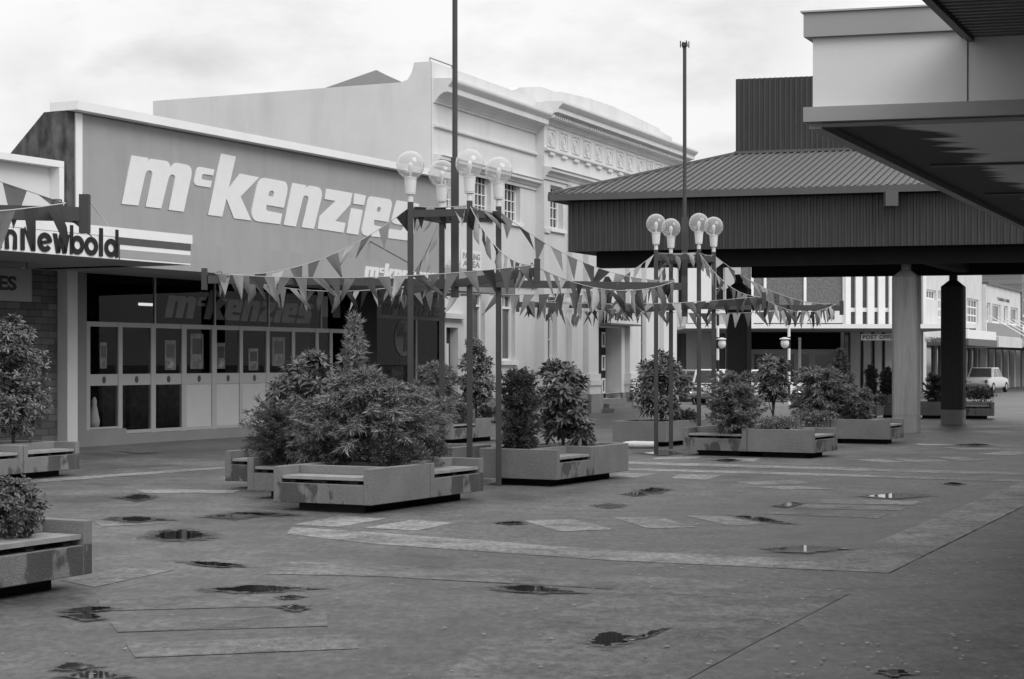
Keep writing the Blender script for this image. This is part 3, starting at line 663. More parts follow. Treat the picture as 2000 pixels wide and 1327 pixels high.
# central projecting block
door = (BK.s_(1166, YC), BK.s_(1214, YC), .45, H(1190, 640, YC)[1])
uz0, uz1 = H(1087, 447, YC)[1], H(1087, 364, YC)[1]
u0, u1 = BK.s_(1075, YC), BK.s_(1100, YC); pitch = 3.05
ups = [(u0 + pitch*k, u1 + pitch*k, uz0, uz1) for k in range(int((se-1-u0)/pitch)+1)]
g0, g1 = BK.s_(1070, YC), BK.s_(1088, YC)
los = [(g0, g1, gz0, gz1), (door[1]+2.2, door[1]+3.3, gz0, gz1)]
mb = MB(); wall_holes(mb, sm, se, .65, ZC, YC, ups + los + [(door[0], door[1], .65, door[3])], .3)
mb.add([(sm, YC, 0), (sm, 0.0, 0), (sm, 0.0, ZC), (sm, YC, ZC)], [(0, 1, 2, 3)]).add([(se, YC, 0), (se, 9.3, 0), (se, 9.3, 9.3), (se, YC, ZC)], [(0, 1, 2, 3)])
mb.add([(sm, YC, ZC), (se, YC, ZC), (se, YC+.5, ZC), (sm, YC+.5, ZC)], [(0, 1, 2, 3)])
mb.add([(sm, YC+.5, 9.2), (se, YC+.5, 9.2), (se, YC+.5, ZC), (sm, YC+.5, ZC)], [(0, 1, 2, 3)])
mb.build('front_wall', M['bank'], bank)
MB().box(sm-.05, door[0]-.0, YC-.06, YC+.05, 0, .65).box(door[1], se+.05, YC-.06, YC+.05, 0, .65).build('base_course', M['bankbase'], bank)
for h in ups: window(bank, *h, YC, .26, 3, 4)
for h in los: window(bank, *h, YC, .26, 1, 3, gm=M['greyglass'])
mould('cornice', sm-.02, se+.75, YC, [(.04, 9.50), (.06, 9.56), (.12, 9.60), (.14, 9.655), (.28, 9.66), (.28, 9.78), (.34, 9.80), (.36, 9.83), (.50, 9.84), (.50, 9.97), (.53, 10.0), (.58, 10.04), (.64, 10.10), (.66, 10.13), (.66, 10.19), (.0, 10.22)])
dn = MB(); x = sm
while x < se: dn.box(x, x+.10, YC-.36, YC-.27, 9.67, 9.77); x += .19
dn.build('dentil_course', M['bank'], bank)
mould('string_course', sm, se, YC, [(.08, 8.62), (.12, 8.64), (.12, 8.70), (.02, 8.73)])
x = sm+.35
while x < se: MB().box(x, x+.42, YC-.09, YC, 8.52, 8.618).build('bracket', M['bank'], bank); x += 1.12
mould('architrave', sm-.02, se+.3, YC, [(.05, 7.70), (.05, 7.80), (.10, 7.82), (.14, 7.90), (.22, 7.95), (.26, 7.96), (.26, 8.03), (.31, 8.07), (.02, 8.12)])
mould('string_course', sm, u0-.15, YC, [(.06, uz0-.2), (.06, uz0-.06)])
x = sm+.62; k = 0
while x < se-.5:
    p = MB(); ring = []
    w, h = .74, .60; zc_ = 9.1
    p.box(x-w/2, x-w/2+.04, YC-.022, YC, zc_-h/2, zc_+h/2).box(x+w/2-.04, x+w/2, YC-.022, YC, zc_-h/2, zc_+h/2).box(x-w/2+.04, x+w/2-.04, YC-.035, YC, zc_+h/2-.04, zc_+h/2).box(x-w/2+.04, x+w/2-.04, YC-.035, YC, zc_-h/2, zc_-h/2+.04)
    n = 24
    for r0, r1, pr in ((.17, .24, .028), (.0, .10, .02)):
        vs = []
        for i in range(n):
            t = 2*math.pi*i/n; c, s_ = math.cos(t), math.sin(t)
            vs += [(x+r1*c, YC, zc_+r1*s_), (x+r1*c, YC-pr, zc_+r1*s_), (x+r0*c, YC-pr, zc_+r0*s_), (x+r0*c, YC, zc_+r0*s_)]
        fs = []
        for i in range(n):
            j = (i+1) % n
            fs += [(4*i, 4*j, 4*j+1, 4*i+1), (4*i+1, 4*j+1, 4*j+2, 4*i+2), (4*i+2, 4*j+2, 4*j+3, 4*i+3)]
        p.add(vs, fs)
    p.build('roundel_panel', M['bank'], bank); x += 1.12
# attic
ya = .35
att = [H(px, py, ya) for px, py in [(1006,176),(1014,171),(1057,170),(1086,180),(1094,179),(1150,192),(1197,208),(1240,228),(1287,251),(1289,256),(1312,269),(1313,278),(1318,283),(1318,300)]]
pts = [(a, ya, z) for a, z in att]; pts = [(pts[0][0], ya, 9.4)] + pts + [(pts[-1][0], ya, 9.4)]
MB().prism(pts, (0, .6, 0)).build('attic_parapet', M['bank'], bank)
# pilasters of the entrance with stepped feet
for px in (1118, 1150, 1230, 1262, 1296):
    x = BK.s_(px, YC); w = .5
    if door[0]-.55 < x < door[1]+.55: x = door[0]-.62 if px < 1190 else door[1]+.62
    b = MB(); b.box(x-w, x+w, YC-.18, YC, 1.35, 7.699).box(x-w-.06, x+w+.06, YC-.25, YC, 1.14, 1.35).box(x-w-.10, x+w+.10, YC-.30, YC, .95, 1.138).box(x-w-.06, x+w+.06, YC-.25, YC, .652, .948)
    b.build('pilaster', M['bank'], bank, bevel=.01)
    MB().box(x-w-.1, x+w+.1, YC-.32, YC-.061, 0, .65).build('pilaster_foot', M['bankbase'], bank)
# doorway: porch, leaf with glazed panels, steps, sign
yd = YC + .7
MB().box(door[0]-.02, door[1]+.02, yd, yd+.1, .45, door[3]).build('back_panel', M['rowwhite'], bank)
MB().add([(door[1], YC+.29, .0), (door[1], yd, .0), (door[1], yd, door[3]), (door[1], YC+.29, door[3])], [(0, 1, 2, 3)]).add([(door[0], YC+.29, 0), (door[0], yd, 0), (door[0], yd, door[3]), (door[0], YC+.29, door[3])], [(0, 1, 2, 3)]).add([(door[0], YC, .45), (door[1], YC, .45), (door[1], yd, .45), (door[0], yd, .45)], [(0, 1, 2, 3)]).add([(door[0], YC-.06, 0), (door[0], yd, 0), (door[0], yd, .66), (door[0], YC-.06, .66)], [(0, 1, 2, 3)]).add([(door[1], YC-.06, 0), (door[1], yd, 0), (door[1], yd, .66), (door[1], YC-.06, .66)], [(0, 1, 2, 3)]).build('porch', M['bank'], bank)
xa, xb = BK.s_(1170, yd-.1), BK.s_(1186, yd-.1)
dl = MB().box(xa, xb, yd-.08, yd-.003, .46, door[3]-.02).build('door_leaf', M['black'], bank)
hgt = (door[3]-.02-.46)/3
for k in range(3):
    z0 = .46+hgt*k+.16; z1 = z0+hgt-.28; i0, i1 = xa+.28, xb-.22
    MB().box(i0, i0+.1, yd-.11, yd-.081, z0, z1).box(i1-.1, i1, yd-.11, yd-.081, z0, z1).box(i0+.1, i1-.1, yd-.11, yd-.081, z0, z0+.07).box(i0+.1, i1-.1, yd-.11, yd-.081, z1-.07, z1).build('glazing_frame', M['white'], dl)
MB().box(door[0]-.3, door[1]+.3, YC-.75, YC-.33, 0, .15).build('step', M['conc'], bank)
MB().box(door[0]+.01, door[1]-.01, YC-.45, YC-.202, .0, .30).build('step', M['conc'], bank)
MB().box(door[0]+.01, door[1]-.01, YC-.20, YC-.002, .0, .449).build('step', M['conc'], bank)
tz = H(1190, 630, YC-.5)[1]
tr = MB().box(door[0]-.2, door[1]+.3, YC-.55, YC-.45, tz-.02, tz+.44).build('lintel_board', M['render'], bank)
MB().box(door[0]-.35, door[1]+.4, YC-.62, YC, tz+.441, tz+.52).box(door[0]-.35, door[1]+.4, YC-.62, YC, tz-.08, tz-.021).build('lintel_moulding', M['gutter'], bank)
link_mesh('lettering', text_mesh('lettering', 'BANK', (door[1]-door[0])*.62, .24, .02, front(door[0]+(door[1]-door[0])*.12, YC-.55, tz+.1), .02), M['black'], tr)
cz_ = H(1185, 568, YC-.4)[1]; cxx = BK.s_(1185, YC-.4)
MB().prism([(cxx+(.38+.07*math.cos(5*t*.26))*math.cos(t*.26), YC-.5, cz_+(.46+.05*math.sin(4*t*.26))*math.sin(t*.26)) for t in range(24)], (0, .12, 0)).build('crest', M['dark'], bank)
# dark hipped roof behind
hp = [Vector(BK.world(x, y, z)) for x, y, z in [(-.5, 6.5, 9.3), (12, 6.5, 9.3), (12, 16, 9.3), (-.5, 16, 9.3)]]
ap0, ap1 = at(728, 60, zat(139, 60)), at(742, 60, zat(139, 60))
e0, e1 = at(612, 60, zat(180, 60)), at(812, 60, zat(176, 60))
b0, b1 = at(640, 68, zat(180, 68)), at(830, 68, zat(180, 68))
ap = at(735, 64, zat(137, 64))
rf = MB().add([e0, e1, b1, b0, ap, at(742, 64.5, ap.z)], [(0, 1, 5, 4), (1, 2, 5), (2, 3, 4, 5), (3, 0, 4)])
rf.add([(e0.x, e0.y, 0), (e1.x, e1.y, 0), (b1.x, b1.y, 0), (b0.x, b0.y, 0), tuple(e0), tuple(e1), tuple(b1), tuple(b0)], [(0, 1, 5, 4), (1, 2, 6, 5), (2, 3, 7, 6), (3, 0, 4, 7)])
rf.build('rear_building', M['gutter'], kind='thing', label='dark hipped roof peeping over the pale side wall of the bank', cat='building')
# parking board over the store end
bx = BK.root('parking_sign', label='small white board with faded dark lettering beside the upper end of the grey store', cat='sign')
q0, q1 = BK.s_(870), BK.s_(910)
qz0, qz1 = H(890, 527)[1], H(890, 490)[1]
MB().box(q0, q1, -.5, -.46, qz0, qz1).box(q0+.05, q0+.1, -.46, 0, qz0+.1, qz0+.16).box(q1-.1, q1-.05, -.46, 0, qz0+.1, qz0+.16).build('board', M['white'], bx)
for t, f in (('PARKING', .52), ('AREA', .12)):
    link_mesh('lettering', text_mesh('lettering', t, (q1-q0)*.84, (qz1-qz0)*.32, .01, front(q0+.08*(q1-q0), -.5, qz0+f*(qz1-qz0)), .02), M['fascia'], bx)

# ------------------------------------------------------------------ ribbed pavilion
aF = R(16.0); fd = Vector((math.cos(aF), -math.sin(aF))); sd = Vector((math.sin(R(24)), math.cos(R(24))))
C0 = Vector((1.44, 45.7))
def pv(a, b, z): p = C0 + fd*a + sd*b; return Vector((p.x, p.y, z))
pav = empty('pavilion', (0, 0, 0), 0, label='dark ribbed pavilion with hipped sheet roof raised on tapered concrete columns', cat='pavilion')
zb_, zt2, W_, Dp = 4.57, 5.84, 17.0, 8.8
pn = MB(); pitch = .15; n = int(W_/pitch)
nrm = Vector((-math.sin(aF), -math.cos(aF)))   # outward (towards camera)
prof = []
for i in range(n):
    x = i*pitch
    for dx, dd in ((0, 0), (.05, 0), (.065, .035), (.115, .035), (.13, 0)): prof.append((x+dx, dd))
def strip(prof, place, mb, z0, z1):
    for (a, d0), (b, d1) in zip(prof[:-1], prof[1:]):
        mb.add([place(a, d0, z0), place(b, d1, z0), place(b, d1, z1), place(a, d0, z1)], [(0, 1, 2, 3)])
def plF(a, d, z): p = C0 + fd*a + nrm*d; return Vector((p.x, p.y, z))
strip(prof, plF, pn, zb_, zt2)
pn.build('front_cladding', M['panel'], pav, fix=False)
ln = MB(); sn = Vector((-math.cos(R(24)), math.sin(R(24))))
def plS(a, d, z): p = C0 + sd*a + sn*d; return Vector((p.x, p.y, z))
strip([q for q in prof if q[0] < Dp], plS, ln, zb_, zt2); ln.build('side_cladding', M['panel'], pav, fix=False)
MB().add([pv(0, Dp, zb_), pv(W_, Dp, zb_), pv(W_, Dp, zt2), pv(0, Dp, zt2)], [(0, 1, 2, 3)]).add([pv(W_, 0, zb_), pv(W_, Dp, zb_), pv(W_, Dp, zt2), pv(W_, 0, zt2)], [(0, 1, 2, 3)]).build('rear_cladding', M['panel'], pav)
MB().add([pv(.02, .05, zb_+.02), pv(W_, .05, zb_+.02), pv(W_, Dp, zb_+.02), pv(.02, Dp, zb_+.02)], [(0, 1, 2, 3)]).build('soffit', M['beam'], pav)
# beams under the cladding
def pbeam(a0, b0, a1, b1, z0, z1, w=.35, m=None, name='beam'):
    p, q = pv(a0, b0, (z0+z1)/2), pv(a1, b1, (z0+z1)/2); return MB().beam(p, q, w, z1-z0).build(name, m or M['beam'], pav)
pbeam(.4, 1.0, W_, 1.0, 4.19, zb_+.018)
pbeam(2.7, 7.0, W_, 7.0, 4.17, zb_+.017)
pbeam(8.6, 1.2, 8.6, 6.8, 4.23, zb_+.016)
# roof: eave board, hip slopes with ribs
ov = .35
def ev(a, b, z): return pv(a, b, z)
ZE = 5.845; ZR = 7.42
E = [ev(-ov, -ov, ZE), ev(W_+ov, -ov, ZE), ev(W_+ov, Dp+ov, ZE), ev(-ov, Dp+ov, ZE)]
gt = MB()
for i in range(4):
    gt.beam(E[i] + Vector((0, 0, .085)), E[(i+1) % 4] + Vector((0, 0, .085)), .12, .17)
gt.build('eave_gutter', M['gutter'], pav)
MB().add(E, [(0, 1, 2, 3)]).build('eave_soffit', M['beam'], pav)
r0, r1 = pv(3.0, 4.3, ZR), pv(W_-3.0, 4.3, ZR)
Et = [e + Vector((0, 0, .165)) for e in E]
MB().add(Et + [r0, r1], [(0, 1, 5, 4), (1, 2, 5), (2, 3, 4, 5), (3, 0, 4)]).build('roof_sheet', M['roof'], pav)
rb = MB()
def lerp(a, b, t): return a + (b-a)*t
N_ = 95
for i in range(1, N_):
    t = i/N_; lo_ = lerp(Et[0], Et[1], t)
    x = t*(W_+2*ov) - ov
    if x < 3.0: hi = lerp(Et[0], r0, (x+ov)/(3.0+ov))
    elif x > W_-3.0: hi = lerp(Et[1], r1, (W_+ov-x)/(3.0+ov))
    else: hi = lerp(r0, r1, (x-3)/(W_-6))
    # ribs run straight up the slope (along sd) from the eave
    rb.beam(lo_ + Vector((0, 0, .015)), hi + Vector((0, 0, .015)), .05, .045)
for i in range(1, 50):
    t = i/50; lo_ = lerp(Et[3], Et[0], t); y = (1-t)*(Dp+2*ov) - ov
    hi = lerp(Et[0], r0, (y+ov)/(4.3+ov)) if y < 4.3 else lerp(Et[3], r0, (Dp+ov-y)/(Dp+ov-4.3))
    rb.beam(lo_ + Vector((0, 0, .015)), hi + Vector((0, 0, .015)), .05, .045)
rb.build('roof_ribs', M['roof'], pav)
rc = MB().beam(r0 + Vector((0, 0, .03)), r1 + Vector((0, 0, .03)), .22, .07).beam(Et[0] + Vector((0, 0, .03)), r0 + Vector((0, 0, .03)), .16, .06).beam(Et[1] + Vector((0, 0, .03)), r1 + Vector((0, 0, .03)), .16, .06)
rc.build('ridge_cap', M['gutter'], pav)
ow = (at(1738, 43.2, 5.72) ); MB().box(ow.x-.15, ow.x+.15, ow.y-.25, ow.y+.05, 5.50, 5.86).build('rainwater_head', M['gutter'], pav)
# dark tower block behind the ridge
tw0 = at(1437, 52, 0); twd = Vector((math.cos(R(14)), -math.sin(R(14)), 0)); tn = Vector((-math.sin(R(14)), -math.cos(R(14)), 0))
ztw = zat(155, 52)
tb = MB(); strip([q for q in prof if q[0] < 9.0], lambda a, d, z: Vector((tw0.x, tw0.y, z)) + twd*a*1.0 + tn*d*1.2, tb, 6.0, ztw)
bk = Vector((math.sin(R(24)), math.cos(R(24)), 0))*6
for a, b in ((tw0, tw0+bk), (tw0+bk, tw0+bk+twd*9), (tw0+twd*9, tw0+twd*9+bk)):
    tb.add([(a.x, a.y, 6), (b.x, b.y, 6), (b.x, b.y, ztw), (a.x, a.y, ztw)], [(0, 1, 2, 3)])
q = [tw0, tw0+twd*9, tw0+twd*9+bk, tw0+bk]; tb.add([(p.x, p.y, ztw-.01) for p in q], [(0, 1, 2, 3)])
tb.build('roof_tower', M['panel'], pav, fix=False)
# columns
def column(px, Y, w, m, label_part, mb_base=True, ang=R(22)):
    c = at(px, Y); e = empty('column', (c.x, c.y, 0), -ang); e.parent = pav
    h = w/2; ch = .05
    o = [(-h+ch, -h), (h-ch, -h), (h, -h+ch), (h, h-ch), (h-ch, h), (-h+ch, h), (-h, h-ch), (-h, -h+ch)]
    b = MB(); b.prism([(x, y, .42) for x, y in o], (0, 0, 3.88-.42))
    nk = .13; lv = [(1, 3.88), (.62, 4.02)]
    b.add([(x, y, 3.881) for x, y in o] + [(x*.36, y*.36, 4.06) for x, y in o], [tuple(range(8, 16))] + [(i, (i+1) % 8, (i+1) % 8 + 8, i+8) for i in range(8)])
    b.prism([(x*.34, y*.34, 4.06) for x, y in o], (0, 0, .25))
    b.build('column_shaft', m, e, fix=True)
    MB().prism([(x*1.0, y*1.0, 0) for x, y in o], (0, 0, .415)).build('column_foot', M['colconc'], e)
    return e
column(1770, 44.9, .62, M['colconc'], '')
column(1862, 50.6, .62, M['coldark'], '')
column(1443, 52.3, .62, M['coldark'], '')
column(1960, 42.5, .62, M['colconc'], '').location.x += 4

# ------------------------------------------------------------------ right-hand building with its two canopies
O1 = at(1580, 14.1); aR = R(15); rd = Vector((math.cos(aR), -math.sin(aR), 0)); dd1 = Vector((math.sin(R(23.8)), math.cos(R(23.8)), 0))
rb_ = empty('canopied_building', (0, 0, 0), 0, label='pale flat-roofed block with grey fascias and deep walkway canopies on the right', cat='building')
def rp3(a, b, z): v = O1 + rd*a + dd1*b; return Vector((v.x, v.y, z))
def slab(name, a0, a1, b0, b1, z0, z1, m, parent=rb_):
    q = [rp3(a0, b0, z0), rp3(a1, b0, z0), rp3(a1, b1, z0), rp3(a0, b1, z0)]
    return MB().prism(q, (0, 0, z1-z0)).build(name, m, parent)
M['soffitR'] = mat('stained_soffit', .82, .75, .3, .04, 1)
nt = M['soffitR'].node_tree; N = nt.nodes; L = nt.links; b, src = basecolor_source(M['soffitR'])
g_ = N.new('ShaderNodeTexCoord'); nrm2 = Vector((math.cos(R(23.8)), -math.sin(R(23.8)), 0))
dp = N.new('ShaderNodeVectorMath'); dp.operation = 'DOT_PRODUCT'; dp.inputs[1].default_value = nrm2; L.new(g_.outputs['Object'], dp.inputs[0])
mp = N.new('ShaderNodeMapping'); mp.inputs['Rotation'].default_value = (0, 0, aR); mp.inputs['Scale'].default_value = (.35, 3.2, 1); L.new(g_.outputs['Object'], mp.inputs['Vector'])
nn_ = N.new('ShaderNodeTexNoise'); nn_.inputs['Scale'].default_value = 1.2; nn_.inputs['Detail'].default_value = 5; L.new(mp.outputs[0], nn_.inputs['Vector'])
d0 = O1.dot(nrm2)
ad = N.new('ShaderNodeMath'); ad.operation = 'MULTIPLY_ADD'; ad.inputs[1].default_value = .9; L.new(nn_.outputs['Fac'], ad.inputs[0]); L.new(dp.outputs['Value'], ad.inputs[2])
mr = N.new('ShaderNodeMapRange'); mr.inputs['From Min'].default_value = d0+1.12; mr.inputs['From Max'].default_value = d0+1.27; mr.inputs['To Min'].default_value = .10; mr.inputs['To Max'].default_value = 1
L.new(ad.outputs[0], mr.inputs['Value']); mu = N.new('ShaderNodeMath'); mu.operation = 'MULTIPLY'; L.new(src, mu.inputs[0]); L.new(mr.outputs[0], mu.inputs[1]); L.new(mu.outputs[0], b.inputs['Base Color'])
LB = 34
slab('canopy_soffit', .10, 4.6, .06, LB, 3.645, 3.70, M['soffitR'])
slab('edge_trim', 0, .10, .0, LB, 3.585, 3.72, M['pocanopy'])
slab('edge_trim', .10, 5, -.02, .055, 3.60, 3.625, M['fascia'])
slab('soffit_joint', .3, 4.6, 3.4, 3.5, 3.625, 3.643, M['gutter'])
slab('soffit_joint', .3, 4.6, 6.6, 6.7, 3.625, 3.643, M['gutter'])
slab('lower_fascia', -.02, 5, -.10, .05, 3.63, 3.745, M['fascia'])
slab('parapet_wall', .03, 5, 0.0, .14, 3.75, 4.30, M['render'])
slab('parapet_wall', .03, .17, .141, LB, 3.75, 4.30, M['render'])
slab('upper_fascia', -.03, 5, -.05, .15, 4.302, 4.49, M['fascia'])
slab('upper_fascia', -.03, .17, .151, LB, 4.302, 4.49, M['fascia'])
slab('roof', .18, 4.6, .2, LB, 4.2, 4.28, M['gutter'])
slab('wall_joint', 1.205, 1.215, -.004, .0, 3.75, 4.30, M['gutter'])
slab('shop_wall', 4.6, 4.8, -16, LB, 0, 4.6, M['pogrey'])
for k in range(16):
    slab('shop_window', 4.55, 4.598, -14+k*3, -14+k*3+2.4, .5, 2.9, M['darkglass'])
slab('coping_lip', -.05, 5, -.07, .17, 4.492, 4.505, M['pocanopy'])
# aerial on the roof
p = rp3(.9, 2.5, 4.3)
ae = empty('roof_aerial', (p.x, p.y, 4.28), 0, label='thin aerial frame standing on the flat roof at upper right', cat='aerial')
MB().tube((0, 0, 0), (0, 0, .62), .012).tube((-.35, 0, .2), (-.15, 0, .62), .006).tube((-.3, 0, .62), (.0, 0, .3), .006).build('mast', M['brown'], ae)
# near canopy
uc = empty('ribbed_canopy', (0, 0, 0), 0, label='dark ribbed canopy overhead in the top right corner', cat='canopy')
A0 = at(1900, 14.02); zU = 4.245
def cp(a, b, z): v = A0 + rd*a + dd1*b; return Vector((v.x, v.y, z))
MB().prism([cp(.05, -12, zU+.06), cp(6, -12, zU+.06), cp(6, -.04, zU+.06), cp(.05, -.04, zU+.06)], (0, 0, .05)).build('deck', M['soffit2'], uc)
rr = MB(); k = -.12
while k > -9:
    rr.prism([cp(.06, k, zU+.0), cp(6, k, zU+.0), cp(6, k-.045, zU+.0), cp(.06, k-.045, zU+.0)], (0, 0, .058)); k -= .125
rr.build('ribs', M['soffit2'], uc)
MB().prism([cp(0, -12, zU-.03), cp(.05, -12, zU-.03), cp(.05, -.04, zU-.03), cp(0, -.04, zU-.03)], (0, 0, .15)).build('edge_beam', M['gutter'], uc)
MB().tube(cp(-.03, -12, zU+.02), cp(-.03, -.04, zU+.02), .022).build('edge_pipe', M['brown'], uc)

# ------------------------------------------------------------------ post office across the side road
po = empty('post_office', (0, 96, 0), 0, label='post office with flat white-edged canopy, white fins and dark narrow windows', cat='building')
def X(px, Y=96.0): return (px-CX)/F*Y
def Z(py, Y=96.0): return zat(py, Y)
xl, xr = X(1300), X(1806)
zc1 = Z(607); zc0 = Z(536)
mb = MB()
up_h = [(X(1323), X(1341), zc1, zc1+2.4), (X(1397), X(1416), zc1, zc1+2.4)]
lowh = [(X(1322), X(1341), 0.3, 3.3), (X(1396), X(1417), .3, 3.3)]
wall_holes(mb, xl, X(1447), 0, 8.5, 0, up_h + lowh, .3)
mb.box(xl, xl+.3, .31, 14, 0, 8.5); mb.build('wall', M['pocanopy'], po)
MB().box(X(1343), X(1392), -.12, -.003, 3.85, 8.5).build('render_panel', M['render'], po)
for h in up_h: window(po, *h, 0, .25, 1, 2, fm=M['render'], gm=M['darkglass'])
for h in lowh: window(po, *h, 0, .25, 2, 1, fm=M['gutter'], gm=M['greyglass'], sill=False)
MB().box(X(1447), X(1650), .0, .3, 3.4, 8.5).build('roughcast_wall', M['stucco'], po)
for px in (1469, 1494, 1572, 1648): MB().box(X(px)-.07, X(px)+.07, -.1, -.002, 3.75, 8.5).build('pilaster_strip', M['white'], po)
MB().box(X(1455), X(1645), -.12, -.003, 3.85, 4.5).build('band', M['render'], po)
MB().box(xl, X(1800), -11, -.0, 3.36, 3.50).build('canopy_slab', M['pocanopy'], po)
MB().box(xl, X(1800)-.0, -11.1, -11.002, 3.36, 3.56).build('canopy_edge', M['white'], po)
# recessed entrance
MB().box(X(1447), X(1650), 1.2, 1.3, 2.45, 3.4).build('dark_lobby', M['void'], po)
MB().box(X(1447), X(1650), .9, 1.15, 2.2, 2.45).build('transom', M['pocanopy'], po)
ent = MB(); gl = MB()
for a, b in ((1467, 1478), (1520, 1545), (1556, 1566), (1585, 1598), (1625, 1650)): ent.box(X(a), X(b), .95, 1.1, 0, 2.2)
ent.build('door_piers', M['pocanopy'], po)
MB().box(X(1478), X(1625), 1.0, 1.04, 0, 2.2).build('entrance_glass', M['darkglass'], po)
fn = MB()
px = 1650; fins = [(1650,1660),(1670,1683),(1693,1706),(1714,1727),(1735,1748),(1756,1769),(1777,1790)]
for a, b in fins: fn.box(X(a), X(b), -.25, .3, 3.501, 8.5)
fn.build('upper_fins', M['white'], po)
fl = MB()
for a, b in ((1660,1678),(1685,1699),(1707,1720),(1727,1740),(1747,1760),(1767,1780),(1787,1800)): fl.box(X(a), X(b), -.25, .3, 0, 3.358)
fl.build('lower_fins', M['pocanopy'], po)
MB().box(X(1650), X(1800), .1, .2, 0, 3.358).build('lower_glass', M['darkglass'], po)
MB().box(X(1650), X(1800), .1, .2, 3.5, 8.5).build('upper_glass', M['greyglass'], po)
for k, (a, b) in enumerate(zip(fins[:-1], fins[1:])): MB().box(X(a[1]), X(b[0]), -.1, .08, Z(606)-.1, Z(606)+.12).build('spandrel', M['white'], po)
MB().box(X(1800), X(1806), -.4, .5, 0, 8.5).build('end_pier', M['white'], po)
MB().box(xl+.3, X(1800), 1.4, 14, 8.3, 8.5).build('roof', M['gutter'], po)
sg = empty('post_office_sign', (0, 85.3, 0), 0, label='long grey hanging sign reading POST OFFICE under the white-edged canopy', cat='sign')
sx0, sx1 = X(1682, 85.3), X(1768, 85.3)
MB().box(sx0, sx1, 0, .08, Z(665, 85.3), Z(653, 85.3)).build('board', M['pogrey'], sg)
link_mesh('lettering', text_mesh('lettering', 'POST OFFICE', X(1756, 85.3)-X(1685, 85.3), .19, .02, front(X(1685, 85.3), -.002, Z(662.5, 85.3)), .02, 1.1), M['black'], sg)
MB().box(sx0+.1, sx0+.16, .02, .06, Z(653, 85.3), 3.37).box(sx1-.16, sx1-.1, .02, .06, Z(653, 85.3), 3.37).build('bracket', M['gutter'], sg)

# ------------------------------------------------------------------ row of shops down the far street
RW = Facade((X(1806, 97), 97.0), math.atan(1545/F))
def rh(px, py, y=0): return RW.hit(px, py, y)
b1 = RW.root('shop_terrace', label='white two-storey corner shop with small-paned upper windows behind the dark column', cat='building')
e1_, e2_, e3_ = RW.s_(1918), RW.s_(1986), RW.s_(2060)
hs = []
for a, b, t, bt in ((1807, 1829, 566, 585), (1832, 1842, 568, 622), (1845, 1858, 570, 624), (1868, 1884, 574, 628), (1888, 1911, 584, 632)):
    hs.append((RW.s_(a), RW.s_(b), rh((a+b)/2, bt)[1], rh((a+b)/2, t)[1]))
mb = MB(); wall_holes(mb, 0, e1_, 2.9, 9.5, 0, hs, .2); mb.add([(0, 0, 0), (0, 12, 0), (0, 12, 9.5), (0, 0, 9.5)], [(0, 1, 2, 3)]).add([(e1_, 0, 2.9), (e1_, 12, 2.9), (e1_, 12, 9.5), (e1_, 0, 9.5)], [(0, 1, 2, 3)]); mb.build('wall', M['rowwhite'], b1)
for h in hs: window(b1, *h, 0, .18, 4, 3 if h[3]-h[2] > 1.2 else 1, sill=False, bar=.08, frame=.1)
MB().box(0, e1_, 2.2, 2.4, 0, 3).build('shopfront', M['void'], b1)
for px in (1806, 1827, 1840, 1862, 1886, 1897, 1908): MB().box(RW.s_(px), RW.s_(px)+.5, .0, .3, 0, 2.9).build('shop_pier', M['pogrey'], b1)
MB().box(0, e1_, .1, .2, 0, .7).build('stallriser', M['pogrey'], b1)
MB().box(0, e1_, .12, .16, .7, 2.9).build('shop_glass', M['darkglass'], b1)
MB().box(-1, RW.s_(1862), -2.5, -.002, 2.65, 3.02).build('canopy', M['gutter'], b1)
MB().box(-1, RW.s_(1862), -2.45, -.002, 3.022, 3.5).build('canopy_fascia', M['white'], b1)
MB().box(RW.s_(1866), e1_, -2.5, -.003, 2.65, 3.25).build('canopy_fascia', M['rowwhite'], b1)
link_mesh('lettering', text_mesh('lettering', 'MEN BROS', RW.s_(1850, -2.5)-RW.s_(1806, -2.5), .24, .02, front(RW.s_(1806, -2.5), -2.502, 2.72), .02), M['fascia'], b1)
z0, z1 = rh(1897, 655)[1], rh(1897, 640)[1]
MB().box(RW.s_(1893), RW.s_(1902), -.12, -.003, z0, z1).build('wall_box', M['black'], b1)
b2 = RW.root('office_house', label='white house with name lettering, wide windows and stayed canopy along the far street', cat='building')
ztp = rh(1950, 563)[1]
hs = []
for a, b in ((1919, 1926.5), (1930, 1947), (1953, 1961), (1966, 1981)): hs.append((RW.s_(a)+.1, RW.s_(b), rh(1950, 633)[1], rh(1950, 597)[1]))
mb = MB(); wall_holes(mb, e1_+.02, e2_, 3.0, ztp, -.25, hs, .2); mb.add([(e1_+.02, -.25, 0), (e1_+.02, 8, 0), (e1_+.02, 8, ztp), (e1_+.02, -.25, ztp)], [(0, 1, 2, 3)]).add([(e2_, -.25, 0), (e2_, 8, 0), (e2_, 8, ztp), (e2_, -.25, ztp)], [(0, 1, 2, 3)]); mb.build('wall', M['rowwhite'], b2)
for h in hs: window(b2, *h, -.25, .18, 1, 1, gm=M['greyglass'], sill=False, frame=.12)
MB().box(e1_, e2_+.1, -.4, 0, ztp, ztp+.15).build('coping', M['gutter'], b2)
za, zb2 = rh(1950, 656)[1], rh(1950, 634)[1]
MB().box(e1_+.4, e2_-.4, -.29, -.252, za, zb2).build('spandrel_panel', M['pogrey'], b2)
zt_a, zt_b = rh(1950, 589)[1], rh(1950, 583)[1]
link_mesh('lettering', text_mesh('lettering', 'TAIMA HSE', RW.s_(1964)-RW.s_(1940), zt_b-zt_a, .03, front(RW.s_(1940), -.252, zt_a), .03, 1.1), M['gutter'], b2)
